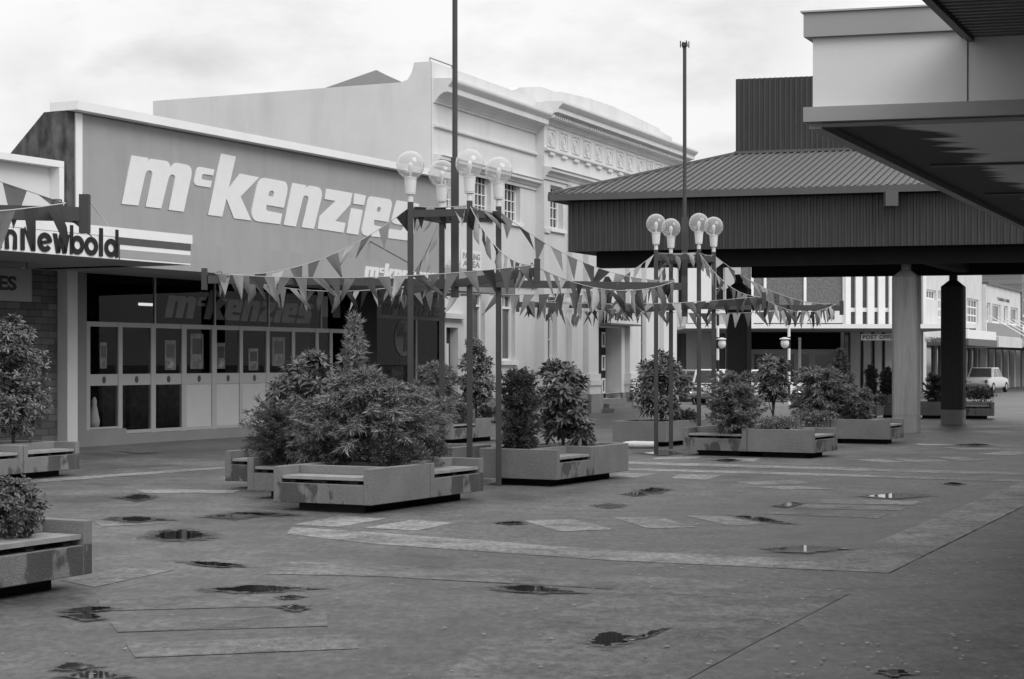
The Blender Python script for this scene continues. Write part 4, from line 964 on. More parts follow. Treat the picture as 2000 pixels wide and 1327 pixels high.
MB().box(e1_+.1, e2_, -3.0, -.25, 2.72, 3.12).build('canopy', M['rowwhite'], b2)
MB().box(e1_+.1, e2_, -3.05, -.25, 2.6, 2.70).build('canopy_edge', M['dark'], b2)
for k in range(5):
    x = e1_+1+k*(e2_-e1_-2)/4; MB().tube((x, -.3, 4.75), (x+.9, -2.9, 3.12), .03, n=6).build('stay_rod', M['white'], b2)
MB().box(e1_+.1, e2_, 1.2, 1.3, 0, 2.7).build('shopfront', M['void'], b2)
k = e1_+.2
while k < e2_: MB().box(k, k+.7, -.2, .1, 0, 2.6).build('shop_pier', M['pocanopy'], b2); k += 3.1
MB().box(e1_+.1, e2_, .1, .2, 0, .8).build('stallriser', M['pogrey'], b2)
MB().box(e1_+.1, e2_, .12, .16, .8, 2.6).build('shop_glass', M['greyglass'], b2)
b3 = RW.root('brick_building', label='tall pale brick building at the far right edge with long window bands', cat='building')
hs = [(RW.s_(1988), RW.s_(1996), rh(1990, 617)[1], rh(1990, 555)[1]), (RW.s_(1999), RW.s_(2010), rh(1990, 617)[1], rh(1990, 555)[1])]
mb = MB(); wall_holes(mb, e2_+.1, e3_+40, 0, 9.6, -.35, hs, .2); mb.add([(e2_+.1, -.35, 0), (e2_+.1, 9, 0), (e2_+.1, 9, 9.6), (e2_+.1, -.35, 9.6)], [(0, 1, 2, 3)]); mb.build('wall', M['brickfar'], b3)
for h in hs: window(b3, *h, -.35, .18, 2, 2, gm=M['greyglass'])
MB().box(e2_+.2, e3_, -3, -.36, 2.9, 3.3).build('canopy', M['rowwhite'], b3)
MB().box(e2_+.2, e3_, -.42, -.36, 4.0, 4.4).build('band', M['white'], b3)
# ------------------------------------------------------------------ light frames: four globe posts, a centre mast and four arms
SP = [(-.60, -.40), (-.21, .70), (.22, -.60), (.61, .30)]
def light_frame(c, label):
    r = empty('light_frame', (c[0], c[1], 0), 0, label=label, cat='street light', group='globe light frames down the middle of the plaza')
    ZG = 4.47
    for k, (x, y) in enumerate(SP):
        p = MB().box(x-.04, x+.04, y-.04, y+.04, 0, 3.96).build('post', M['brown'], r, bevel=.006)
        MB().lathe([(.038, 3.961), (.038, 4.06)], (x, y, 0), 16).build('neck', M['lampwhite'], p, smooth=False)
        MB().lathe([(.062, 4.062), (.066, 4.064), (.066, 4.075), (.070, 4.085), (.084, 4.27), (.088, 4.275), (.088, 4.30), (.05, 4.31)], (x, y, 0), 20).build('lamp_holder', M['lampwhite'], p)
        n = 14; prof = [(.195*math.sin(t), -.195*math.cos(t)) for t in [R(20) + (math.pi-R(20)-.02)*i/n for i in range(n+1)]]
        g = MB(); g.lathe(prof, (x, y, ZG), 28); g.f = g.f[:-2]
        g.build('globe', M['globe'], p, smooth=True)
        MB().lathe([(.016, 4.31), (.018, 4.37), (.03, 4.41), (.038, 4.45), (.032, 4.485), (.012, 4.51)], (x, y, 0), 12).build('bulb', M['bulb'], p, smooth=True)
    MB().box(-.055, .055, -.055, .055, 2.66, 4.62).build('mast_sleeve', M['brown'], r, bevel=.006)
    MB().tube((0, 0, 4.62), (0, 0, 8.02), .038, .036, 12).build('mast', M['brown'], r)
    f = MB().tube((0, 0, 8.02), (0, 0, 8.10), .06)
    for i in range(4):
        t = i*math.pi/2+.3; f.tube((0, 0, 8.05), (.09*math.cos(t), .09*math.sin(t), 8.05), .008, n=6).tube((.09*math.cos(t), .09*math.sin(t), 8.0), (.09*math.cos(t), .09*math.sin(t), 8.13), .012, n=6)
    f.build('finial', M['brown'], r)
    ring = MB()
    o = [SP[0], SP[1], SP[3], SP[2]]
    for i in range(4):
        a, b = Vector((*o[i], 3.80)), Vector((*o[(i+1) % 4], 3.80)); d = (b-a).normalized()*.041
        ring.beam(a+d, b-d, .05, .10)
    ring.build('ring_beam', M['brown'], r)
    cr = MB().beam((-.405, .15, 3.79), (-.056, .0, 3.79), .05, .09).beam((.056, 0, 3.79), (.41, -.15, 3.79), .05, .09); cr.build('cross_rail', M['brown'], r)
    for i, (dx, dy) in enumerate(ARM):
        s = Vector((dx, dy, 0)); a = s*.057 + Vector((0, 0, 2.86 if i % 2 == 0 else 2.853)); e = s*3.46 + Vector((0, 0, 2.86 if i % 2 == 0 else 2.853))
        am = MB().beam(a, e, .06, .105).build('arm', M['brown'], r)
        cc = s*3.5; MB().prism([cc + Vector((x, y, 2.72)) for x, y in ((-.036, -.036), (.036, -.036), (.036, .036), (-.036, .036))], (0, 0, .29)).build('end_post', M['brown'], am)
        ey = s*3.3 + Vector((0, 0, 2.935))
        MB().tube(ey - s*.03, ey - s*.03 + Vector((0, 0, .03)), .006, n=6).tube(ey - s*.03 + Vector((0, 0, .03)), ey + s*.03 + Vector((0, 0, .03)), .006, n=6).tube(ey + s*.03 + Vector((0, 0, .03)), ey + s*.03, .006, n=6).build('hook', M['gutter'], am)
    return r
ARM = [(-.949, -.316), (.316, -.949), (.949, .316), (-.316, .949)]     # left, near, right, far
CEN = [(-.80, 25.12), (3.43, 35.6), (-6.53, 12.35)]
FR = ['nearer light frame of four clear globes in the middle of the plaza', 'farther light frame of four clear globes in front of the dark pavilion', 'light frame off the left edge with only its arm end in view']
WH = ['nearer light frame', 'farther light frame', 'left-edge light frame']
for c, l in zip(CEN, FR): light_frame(c, l)

# ------------------------------------------------------------------ bunting
rb2 = random.Random(21)
def bunting(p0, p1, sag, label, n=None, size=(.18, .34), start=.0):
    p0, p1 = Vector(p0), Vector(p1); Ln = (p1-p0).length; n = n or max(3, int(Ln/.25))
    root = empty('bunting', p0, 0, label=label, cat='bunting', group='lines of pennants strung from the light frames')
    ax = (p1-p0)
    def pos(t): return ax*t + Vector((0, 0, -4*sag*t*(1-t)))
    rp_ = MB(); K = 16
    for k in range(K): rp_.tube(pos(k/K), pos((k+1)/K), .0055, n=5, cap=False)
    rp_.build('rope', M['rope'], root)
    for k in range(n):
        t = (k+.5)/n; w = size[0]/Ln*rb2.uniform(.92, 1.05); a, b = pos(max(0, t-w/2)), pos(min(1, t+w/2)); mid = (a+b)/2
        hd = Vector((ax.x, ax.y, 0)).normalized(); side = Vector((-hd.y, hd.x, 0))
        sw = rb2.gauss(.0, .30); tw = rb2.gauss(.02, .13); hgt = size[1]*rb2.uniform(.9, 1.05)
        tip = mid + Vector((0, 0, -hgt*math.cos(sw))) + side*hgt*math.sin(sw) + hd*tw
        # cloth with a slight belly: three rows
        bl = rb2.gauss(0, .03); vs = []; fs = []
        rows = 4
        for i in range(rows+1):
            f = i/rows
            l = a.lerp(tip, f); r_ = b.lerp(tip, f); bow = side*(bl*math.sin(f*math.pi)*2) ; m_ = l.lerp(r_, .5) + bow + side*rb2.gauss(0, .006)
            if i < rows: vs += [l, m_, r_]
            else: vs += [tip]
        for i in range(rows-1):
            o = 3*i; fs += [(o, o+1, o+4, o+3), (o+1, o+2, o+5, o+4)]
        o = 3*(rows-1); fs += [(o, o+1, o+3), (o+1, o+2, o+3)]
        MB().add(vs, fs).build('pennant', PEN[rb2.choices(range(5), (2.5, 3.5, 5, 4.5, 2.5))[0]], root, fix=False, smooth=True)
    return root
ADJ = ['left', 'near', 'right', 'far']
for ci in (0, 1, 2):
    cx, cy = CEN[ci]
    def end(i, z=2.94, k=3.36): return (cx + ARM[i][0]*k, cy + ARM[i][1]*k, z)
    def top(i, z=3.90): return (cx + SP[i][0], cy + SP[i][1], z)
    wh = WH[ci]; sz = (.18, .34)
    S = [(0, 0, .30), (2, 1, .22), (3, 2, .26), (1, 3, .25)]
    for ti, ei, sg_ in S:
        if ci == 2: sg_ = .03
        if ci == 2 and ei in (0, 3): continue
        bunting(top(ti), end(ei), sg_, 'pennant line sloping from globe posts down to the %s arm of %s' % (ADJ[ei], wh), size=sz)
    for a, b, sg_ in ((0, 1, .10), (1, 2, .22), (2, 3, .16), (3, 0, .14)):
        if ci == 2 and (a, b) in ((2, 3), (3, 0)): continue
        bunting(end(a), end(b), sg_, 'pennant line hanging between the %s and %s arm ends of %s' % (ADJ[a], ADJ[b], wh), size=sz)
    if ci < 2:
        bunting(top(0), top(2), .02, 'short pennant row across the front of the globe posts, %s' % wh, n=3, size=sz)
        bunting(top(2), top(3), .03, 'short pennant row on the right of the globe posts, %s' % wh, n=3, size=sz)
        bunting(top(0), top(1), .03, 'short pennant row on the left of the globe posts, %s' % wh, n=3, size=sz)
p0 = (CEN[2][0]+ARM[2][0]*3.36, CEN[2][1]+ARM[2][1]*3.36, 2.95)

# ------------------------------------------------------------------ concrete planters with built-in benches
def planter(c, ang, cells, label, L=1.33, Hh=.52, zb=.10):
    root = empty('concrete_planter', (c[0], c[1], 0), ang, label=label, cat='planter', group='concrete planters with built-in timber benches on the plaza')
    # local X = along b direction mirrored; a -> local +Y, b -> local -X  (front face -Y, right face +X)
    w = .10; g = .006
    for (i, j, bench) in cells:
        x1 = -j*L - g; x0 = -(j+1)*L + g; y0 = i*L + g; y1 = (i+1)*L - g
        body = MB(); dep = .40; lo = .33; ins = 0
        def solid(): 
            body.box(x0, x1, y0, y0+w, zb, Hh).box(x0, x1, y1-w, y1, zb, Hh).box(x0, x0+w, y0+w, y1-w, zb, Hh).box(x1-w, x1, y0+w, y1-w, zb, Hh)
        if bench is None: solid()
        elif bench == 'F':
            body.box(x0, x0+w, y0, y1, zb, Hh).box(x1-w, x1, y0, y1, zb, Hh).box(x0+w, x1-w, y1-w, y1, zb, Hh)
            body.box(x0+w, x1-w, y0+.004, y0+w, zb, lo).box(x0+w, x1-w, y0+dep, y0+dep+w, zb, Hh)
        elif bench == 'R':
            body.box(x0, x1, y0, y0+w, zb, Hh).box(x0, x1, y1-w, y1, zb, Hh).box(x0, x0+w, y0+w, y1-w, zb, Hh)
            body.box(x1-w, x1-.004, y0+w, y1-w, zb, lo).box(x1-dep-w, x1-dep, y0+w, y1-w, zb, Hh)
        bo = body.build('planter_box', M['conc_stain_'+bench] if bench else M['conc'], root, bevel=.007)
        MB().box(x0+w+.002, x1-w-.002, y0+(dep+w if bench == 'F' else w)+.002, y1-w-.002, Hh-.2, Hh-.06).build('soil', M['soil'], bo) if bench != 'R' else MB().box(x0+w+.002, x1-dep-w-.002, y0+w+.002, y1-w-.002, Hh-.2, Hh-.06).build('soil', M['soil'], bo)
        st = MB(); bearers = []
        if bench == 'F':
            for k in range(3): st.box(x0+w+.008, x1-w-.008, y0+.02+k*.125, y0+.02+k*.125+.115, .378, .415)
            for xx in (x0+.2, (x0+x1)/2-.04, x1-.28): bearers.append((xx, xx+.08, y0+.05, y0+dep-.02))
        elif bench == 'R':
            for k in range(3): st.box(x1-.02-k*.125-.115, x1-.02-k*.125, y0+w+.008, y1-w-.008, .378, .415)
            for yy in (y0+.2, (y0+y1)/2-.04, y1-.28): bearers.append((x1-dep+.02, x1-.05, yy, yy+.08))
        if bench:
            st.build('bench_seat', M['seat'], bo)
            for q in bearers: MB().box(*q, lo+.001, .376).build('seat_bearer', M['dark'], bo)
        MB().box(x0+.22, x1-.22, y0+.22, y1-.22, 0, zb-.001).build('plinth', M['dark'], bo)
        # neighbours share the plinth strip
    return root
def cornerpt(px, Y): return ((px-CX)/F*Y, Y)
PA = cornerpt(724.5, 20.6); AR = -R(27.5)
planter(PA, AR, [(0,0,'F'), (1,0,'R'), (1,1,'F'), (2,1,None), (2,2,'F'), (3,2,None)], 'large stepped cluster of concrete planters with benches, full of conifers, at the centre', L=1.37)
planter(cornerpt(884, 25.8), AR, [(0,0,None)], 'low plain concrete planter half hidden behind the central conifer cluster', L=1.2)
planter(cornerpt(1088, 25.1), AR, [(0,0,'R'), (1,0,None)], 'concrete planter holding a dark conifer and a round broadleaf shrub', L=1.25)
planter(cornerpt(882, 38.2), AR, [(0,0,'R'), (1,0,None)], 'far concrete planter with a tall broadleaf shrub in front of the store end', L=1.2)
planter(cornerpt(1301, 37.0), AR, [(0,0,None), (1,0,None)], 'plain concrete planter by the farther light frame with a pale bag beside it', L=1.22)
planter(cornerpt(1588.8, 32.5), -R(30), [(0,0,'R'), (0,1,'F'), (1,1,None)], 'double concrete planter with bench below the farther light frame', L=1.30)
planter(cornerpt(1737.6, 38.2), -R(26), [(0,0,'R'), (0,1,None), (1,1,None)], 'concrete planter full of conifers left of the pale pavilion column', L=1.30)
planter(cornerpt(1713, 55.0), -R(24), [(0,0,None)], 'small far planter with two thin conifers seen left of the pale column', L=1.2)
planter(cornerpt(1942, 55.0), -R(16), [(0,0,'F'), (0,1,None), (0,2,None)], 'far row of planters between the dark column and the parked car', L=1.2)
I0 = Vector((-6.7, 27.8)); ia = Vector((math.sin(R(24)), math.cos(R(24))))
q = I0 - ia*2*1.33; planter((q.x, q.y), -R(24), [(0,0,'R'), (1,0,'R')], 'pale benches of the planter at the left edge below the brick shop', L=1.33)
J0 = Vector((-3.27, 14.0)); ja = Vector((math.sin(R(26)), math.cos(R(26)))); q = J0 - ja*2*1.33; planter((q.x, q.y), -R(26), [(0,0,'R'), (1,0,'R')], 'nearest concrete planter bench cut off at the lower left corner', L=1.33)

# ------------------------------------------------------------------ shrubs
def shrub_root(name, px, Y, label, z=.44):
    p = at(px, Y, z); return empty(name, p, 0, label=label, cat='shrub', group='shrubs growing in the concrete planters')
def rnd_dir(r):
    z = r.uniform(-1, 1); t = r.uniform(0, 2*math.pi); s = math.sqrt(1-z*z); return Vector((s*math.cos(t), s*math.sin(t), z))
def limbs(root, r, h, targets, rad=.03):
    tr = MB(); tr.tube((0, 0, -.05), (0, 0, h*.5), rad, rad*.6, 7)
    for t in targets:
        b = Vector((0, 0, h*r.uniform(.12, .5))); m_ = b.lerp(t, .5) + Vector((0, 0, -.04))
        tr.tube(b, m_, rad*.5, rad*.3, 5, False); tr.tube(m_, t, rad*.3, rad*.12, 5, False)
    tr.build('trunk', M['bark'], root)
def broadleaf(px, Y, h, rx, label, n=900, leaf=.10, lw=.32, m=None, seed=1, base=.15, lobes=9, dense=.35, name='broadleaf_shrub', top_heavy=0., per=7, z=.44, ry=None):
    r = random.Random(seed); root = shrub_root(name, px, Y, label, z); ry = ry or rx
    lb = []
    for k in range(lobes):
        t = min(1, (k+.5)/lobes*r.uniform(.92, 1.12)); zz = base*h + (h*(1-base))*(.16 + .68*t); a = k*2.4+r.uniform(-.5, .5)
        prof = math.sin(math.pi*min(1, max(.12, (.22 + .66*t)*(1-.0)))) if not top_heavy else (.45+.55*t)*(1 if t < .85 else .7)
        off = .55*rx*prof*r.uniform(.5, 1.25)
        rr = rx*prof*r.uniform(.36, .62)
        lb.append((Vector((off*math.cos(a), off*math.sin(a)*ry/rx, zz)), max(rr, rx*.28)))
    limbs(root, r, h, [c for c, _ in lb], .028)
    mb = MB(); V = mb.v; Fc = mb.f
    for k in range(n):
        c, rr = r.choice(lb); d = rnd_dir(r)
        if d.z < -.3 and r.random() < .5: d.z = -d.z
        q = r.random(); rad = rr*(r.uniform(.82, 1.12) if q > dense else r.uniform(.3, .9))*(1.22 if r.random() < .07 else 1)
        p = c + Vector((d.x*rad, d.y*rad*ry/rx, d.z*rad*.95))
        ax = (d*1.0 + Vector((0, 0, .7)) + rnd_dir(r)*.5).normalized()
        u = ax.cross(rnd_dir(r)).normalized(); w = ax.cross(u)
        m_ = per if r.random() > .3 else per//2
        for j in range(m_):
            t = 2*math.pi*j/m_ + r.uniform(-.3, .3); el = r.uniform(.05, .75)
            out = (u*math.cos(t) + w*math.sin(t))*math.cos(el) + ax*math.sin(el)
            out.z -= .12; out.normalize()
            ln = leaf*r.uniform(.65, 1.15); sd_ = out.cross(ax); 
            if sd_.length < .01: continue
            sd_.normalize(); nrm_ = out.cross(sd_).normalized()
            b = p + out*leaf*.08; tip = b + out*ln - Vector((0, 0, ln*.12)); md = b + out*ln*.55
            o = len(V); wd = ln*lw*.5
            V += [tuple(b), tuple(md + sd_*wd + nrm_*wd*.25), tuple(tip), tuple(md - sd_*wd + nrm_*wd*.25)]
            Fc += [(o, o+1, o+2), (o, o+2, o+3)]
    mb.build('foliage', m or M['leafA'], root, fix=False)
    return root
def conifer(px, Y, h, rx, label, nb=120, spray=9, slen=.10, m=None, seed=1, droop=.25, up=.5, shape='cone', name='conifer_shrub', z=.44, width=.011, lean=0, low=.02, ry=None):
    r = random.Random(seed); root = shrub_root(name, px, Y, label, z); ry = ry or rx
    mb = MB(); V = mb.v; Fc = mb.f; tr = MB(); tr.tube((0, 0, -.05), (lean*h*.6, 0, h*.85), .03, .006, 7)
    for k in range(nb):
        t = low + (1-low)*((k+r.random())/nb)
        if shape == 'cone': pr = (1-t)**.75 + .05
        elif shape == 'bush': pr = math.sqrt(max(0.02, 1-(max(0, t-.30)/.72)**2)) if t > .30 else .72+.28*t/.30
        elif shape == 'dome': pr = (1-t**1.5)**.62
        elif shape == 'column': pr = (1-.5*t) if t < .8 else (1-t)*2.6+.08
        else: pr = math.sin(math.pi*min(.98, t*.8+.15))
        bd = r.uniform(.45, 1.5); L_ = rx*pr*r.uniform(.5, 1.22); az = k*2.399+r.uniform(-.5, .5)
        d = Vector((math.cos(az), math.sin(az)*ry/rx, 0)); b0 = Vector((lean*h*t*.7, 0, h*t*.80))
        sgm = 7; prev = b0; ups = up*(1 - .3*t)*r.uniform(.6, 1.3)*((.25+1.1*t) if shape == 'bush' else 1) + (.25 if shape != 'bush' else .08)
        segs = [b0]
        for i in range(1, sgm+1):
            f = i/sgm; p = b0 + d*L_*f + Vector((0, 0, L_*(ups*f - droop*f*f)+ .02*math.sin(f*9+k)));
            p += Vector((r.uniform(-1, 1), r.uniform(-1, 1), r.uniform(-.6, .6)))*.012; segs.append(p)
        if t < .9: tr.tube(segs[0], segs[4], .008, .004, 4, False)
        for i in range(1, sgm+1):
            dr_ = (segs[i]-segs[i-1]).normalized(); 
            sprays = max(2, int(spray*bd*(.35+.65*i/sgm)))
            for j in range(sprays):
                f = r.random(); p = segs[i-1].lerp(segs[i], f)
                sx = dr_.cross(Vector((0, 0, 1)));  sx.normalize()
                a = (dr_*r.uniform(.4, 1.1) + sx*r.choice((-1, 1))*r.uniform(.2, .95) + Vector((0, 0, r.uniform(-.55, .45)))).normalized()
                ln = slen*r.uniform(.5, 1.2)
                q = p + a*ln - Vector((0, 0, ln*.15))
                sd_ = a.cross(rnd_dir(r)).normalized()*width*r.uniform(.6, 1.2)
                o = len(V); md = p.lerp(q, .45)
                V += [tuple(p), tuple(md+sd_), tuple(q), tuple(md-sd_)]; Fc += [(o, o+1, o+2, o+3)]
                # two side needles
                for e in (-1, 1):
                    q2 = md + (a*.6 + sd_.normalized()*e*.7).normalized()*ln*.45; s2 = a.cross(sd_).normalized()*width*.6
                    o = len(V); V += [tuple(md-s2), tuple(md+s2), tuple(q2)]; Fc += [(o, o+1, o+2)]
    tr.build('trunk', M['bark'], root); mb.build('foliage', m or M['leafC'], root, fix=False)
    return root
def lowbush(px, Y, h, rx, label, n=500, leaf=.035, m=None, seed=1, ry=None, z=.44, name='low_bush', spiky=False):
    r = random.Random(seed); root = shrub_root(name, px, Y, label, z); ry = ry or rx*.8
    mb = MB(); V = mb.v; Fc = mb.f; lb = []
    for k in range(7):
        a = k*2.4; q = .55*math.sqrt((k+.3)/7); lb.append((Vector((q*rx*math.cos(a), q*ry*math.sin(a), h*r.uniform(.3, .5))), r.uniform(.5, .62)))
    tr = MB()
    for c, _ in lb: tr.tube((c.x*.3, c.y*.3, -.04), c, .01, .004, 4, False)
    tr.build('stems', M['bark'], root)
    for k in range(n):
        c, q = r.choice(lb); d = rnd_dir(r); d.z = abs(d.z) if r.random() < .85 else d.z; f = r.uniform(.55, 1.1)
        p = c + Vector((d.x*rx*q*f, d.y*ry*q*f, d.z*h*.55*f))
        if p.z < -.03: p.z = r.uniform(-.02, .05)
        for j in range(6):
            a = (d + rnd_dir(r)*.9 + Vector((0, 0, .5 if spiky else .2))).normalized(); ln = leaf*r.uniform(.6, 1.3)*(2.2 if spiky else 1)
            sd_ = a.cross(rnd_dir(r)).normalized()*(leaf*.28 if not spiky else leaf*.14); b = p + rnd_dir(r)*leaf*.6
            o = len(V); md = b + a*ln*.5
            V += [tuple(b), tuple(md+sd_), tuple(b+a*ln), tuple(md-sd_)]; Fc += [(o, o+1, o+2, o+3)]
    mb.build('foliage', m or M['leafB'], root, fix=False)
    return root
# central cluster
conifer(716, 22.3, 1.45, .78, 'broad feathery drooping conifer filling the middle of the central planter cluster', 230, 15, .15, M['leafC'], 2, .5, .66, 'dome', width=.013, ry=.7, low=.08)
conifer(692, 22.7, 2.34, .33, 'thin pale conifer spire rising highest behind the broad feathery conifer', 75, 7, .14, M['leafE'], 3, .0, 1.0, 'cone', width=.011)
conifer(812, 23.6, 1.08, .46, 'light wispy conifer at the right side of the central cluster', 120, 10, .12, M['leafE'], 5, .25, .9, 'bush', width=.010)
broadleaf(600, 23.9, 1.52, .54, 'glossy broadleaf shrub at the upper left of the central cluster', 620, .13, .30, M['leafA'], 4, .1, 9)
conifer(560, 23.2, .72, .52, 'low heathy grass-like shrub at the left end of the central cluster', 130, 10, .13, M['leafD'], 6, .15, .9, 'bush', width=.008)
conifer(640, 22.4, .95, .55, 'mid-height grey conifer leaning left below the glossy broadleaf shrub', 140, 12, .12, M['leafC'], 16, .3, .7, 'bush', width=.012)
lowbush(770, 21.9, .42, .50, 'low dark small-leaved bush at the front right of the central cluster', 1500, .032, M['leafB'], 7)
lowbush(830, 22.7, .40, .34, 'small rounded bush beside the right bench of the central cluster', 600, .034, M['leafB'], 8)
lowbush(513, 25.2, .34, .22, 'tiny dark bush at the far left tip of the central cluster', 300, .034, M['leafB'], 9)
# second planter
conifer(1014, 26.0, 1.36, .34, 'dark upright conifer in the planter right of the light frame', 190, 11, .09, M['leafD'], 10, .05, 1.0, 'bush', width=.010)
broadleaf(1100, 26.6, 1.42, .50, 'rounded dark broadleaf shrub with big leaves beside the dark upright conifer', 620, .145, .36, M['leafA'], 11, .02, 11)
lowbush(1140, 27.2, .18, .20, 'low straggly growth at the right end of the planter holding the round shrub', 110, .05, M['leafF'], 12)
# far planter by the store
conifer(850, 38.7, 1.5, .52, 'soft conifer in the far planter seen between the light frame posts', 150, 10, .14, M['leafC'], 13, .25, .7, 'bush', width=.016)
broadleaf(930, 39.6, 2.02, .45, 'tall broadleaf shrub standing before the bank windows', 620, .12, .36, M['leafA'], 14, .05, 13)
lowbush(892, 39.0, .34, .40, 'low dark bush along the edge of the far store planter', 420, .05, M['leafB'], 15)
lowbush(952, 40.0, .30, .24, 'small dark bush at the foot of the tall broadleaf shrub', 220, .05, M['leafB'], 17)
# planter D
broadleaf(1291, 38.0, 1.58, .62, 'dark spreading broadleaf shrub behind the posts of the farther light frame', 520, .17, .28, M['leafA'], 18, .02, 11)
lowbush(1338, 38.4, .30, .32, 'low dark bush right of the spreading broadleaf shrub', 260, .055, M['leafB'], 19)
# planter E
conifer(1432, 33.6, 1.22, .54, 'hazy rounded conifer above the long bench of the double planter', 190, 10, .12, M['leafC'], 20, .2, .8, 'bush', width=.013)
broadleaf(1510, 33.9, 1.52, .42, 'top-heavy broadleaf shrub on thin bare stems in the double planter', 460, .12, .34, M['leafA'], 21, .32, 10, top_heavy=1)
lowbush(1520, 33.2, .26, .45, 'spreading pale juniper at the foot of the top-heavy shrub', 520, .05, M['leafF'], 22)
# planter F
conifer(1602, 39.4, 1.35, .66, 'pale bushy conifer left in the planter by the pale column', 170, 10, .15, M['leafC'], 23, .3, .7, 'bush', width=.017)
conifer(1642, 40.6, 1.95, .36, 'tall dark conifer with ragged top in the planter by the pale column', 120, 8, .14, M['leafD'], 24, .0, .6, 'cone', width=.014)
conifer(1672, 39.2, .85, .42, 'small rounded conifer right in the planter by the pale column', 110, 9, .13, M['leafC'], 25, .3, .7, 'bush', width=.016)
lowbush(1592, 38.9, .24, .48, 'spreading juniper along the front of the planter by the pale column', 420, .055, M['leafF'], 26)
# far ones
conifer(1702, 56.0, 1.45, .20, 'left one of two thin dark conifers in the small far planter', 70, 8, .15, M['leafD'], 27, .0, .8, 'column', width=.02)
conifer(1733, 56.4, 1.35, .24, 'right one of two thin dark conifers in the small far planter', 70, 8, .15, M['leafD'], 28, .0, .9, 'column', width=.02)
lowbush(1716, 55.6, .28, .5, 'low scrub around the two thin far conifers', 200, .08, M['leafF'], 29)
conifer(1829, 56.3, 1.0, .35, 'sparse shrub in the far planter left of the dark column', 60, 7, .16, M['leafD'], 30, .1, 1.0, 'bush', width=.02)
lowbush(1914, 55.8, .55, .46, 'dark rounded bush in the far planter before the parked car', 520, .06, M['leafB'], 31)
# left edge and near left
broadleaf(26, 27.4, 2.28, .64, 'tall dense broadleaf shrub before the brick shop at the left edge', 1500, .10, .38, M['leafA'], 32, .0, 15, per=6)
broadleaf(14, 13.6, .42, .28, 'small dense rounded shrub in the nearest planter at lower left', 620, .05, .5, M['leafB'], 33, .0, 7, name='low_bush', per=6)
# spiky plant leaf tips at the left frame edge
r = random.Random(4); sp0 = shrub_root('spiky_plant', -45, 14.6, 'narrow pale blades poking in at the left edge in front of the tall shrub')
mb = MB()
for k in range(26):
    a = r.uniform(0, 6.28); e_ = r.uniform(.3, 1.2); d = Vector((math.cos(a)*math.cos(e_), math.sin(a)*math.cos(e_), math.sin(e_))); s_ = d.cross(Vector((0, 0, 1))).normalized()*.012
    b = Vector((0, 0, .75)); m1 = b + d*.16; t_ = b + d*.30 + Vector((0, 0, -.07)); o = len(mb.v)
    mb.v += [tuple(b), tuple(m1-s_), tuple(m1+s_), tuple(t_)]; mb.f += [(o, o+1, o+3), (o, o+3, o+2)]
mb.build('blades', M['leafF'], sp0, fix=False); MB().tube((0, 0, -.05), (0, 0, .76), .03, .02, 7).build('trunk', M['bark'], sp0)

# pale rolled bag lying by the planter
p = gnd(1250, 876); bag = MB(); n = 14
ax_ = Vector((.97, -.10, 0)).normalized(); up_ = Vector((0, 0, 1)); sd_ = ax_.cross(up_)
rings = [(-.36, .02), (-.34, .05), (-.28, .075), (-.1, .085), (.1, .08), (.28, .075), (.34, .045), (.36, .02)]
for t, rr in rings:
    for i in range(n):
        a = 2*math.pi*i/n; bag.v.append(tuple(ax_*t + sd_*math.cos(a)*rr*1.2 + up_*(rr*math.sin(a)*.9 + .075)))
for k in range(len(rings)-1):
    for i in range(n): bag.f.append((k*n+i, k*n+(i+1) % n, (k+1)*n+(i+1) % n, (k+1)*n+i))
bag.f += [tuple(range(n))[::-1], tuple(range((len(rings)-1)*n, len(rings)*n))]
o = bag.build('rolled_bag', M['canvas'], None, smooth=True, label='white rolled bag lying on the paving beside a planter', cat='bag'); o.location = (p.x, p.y, .0)

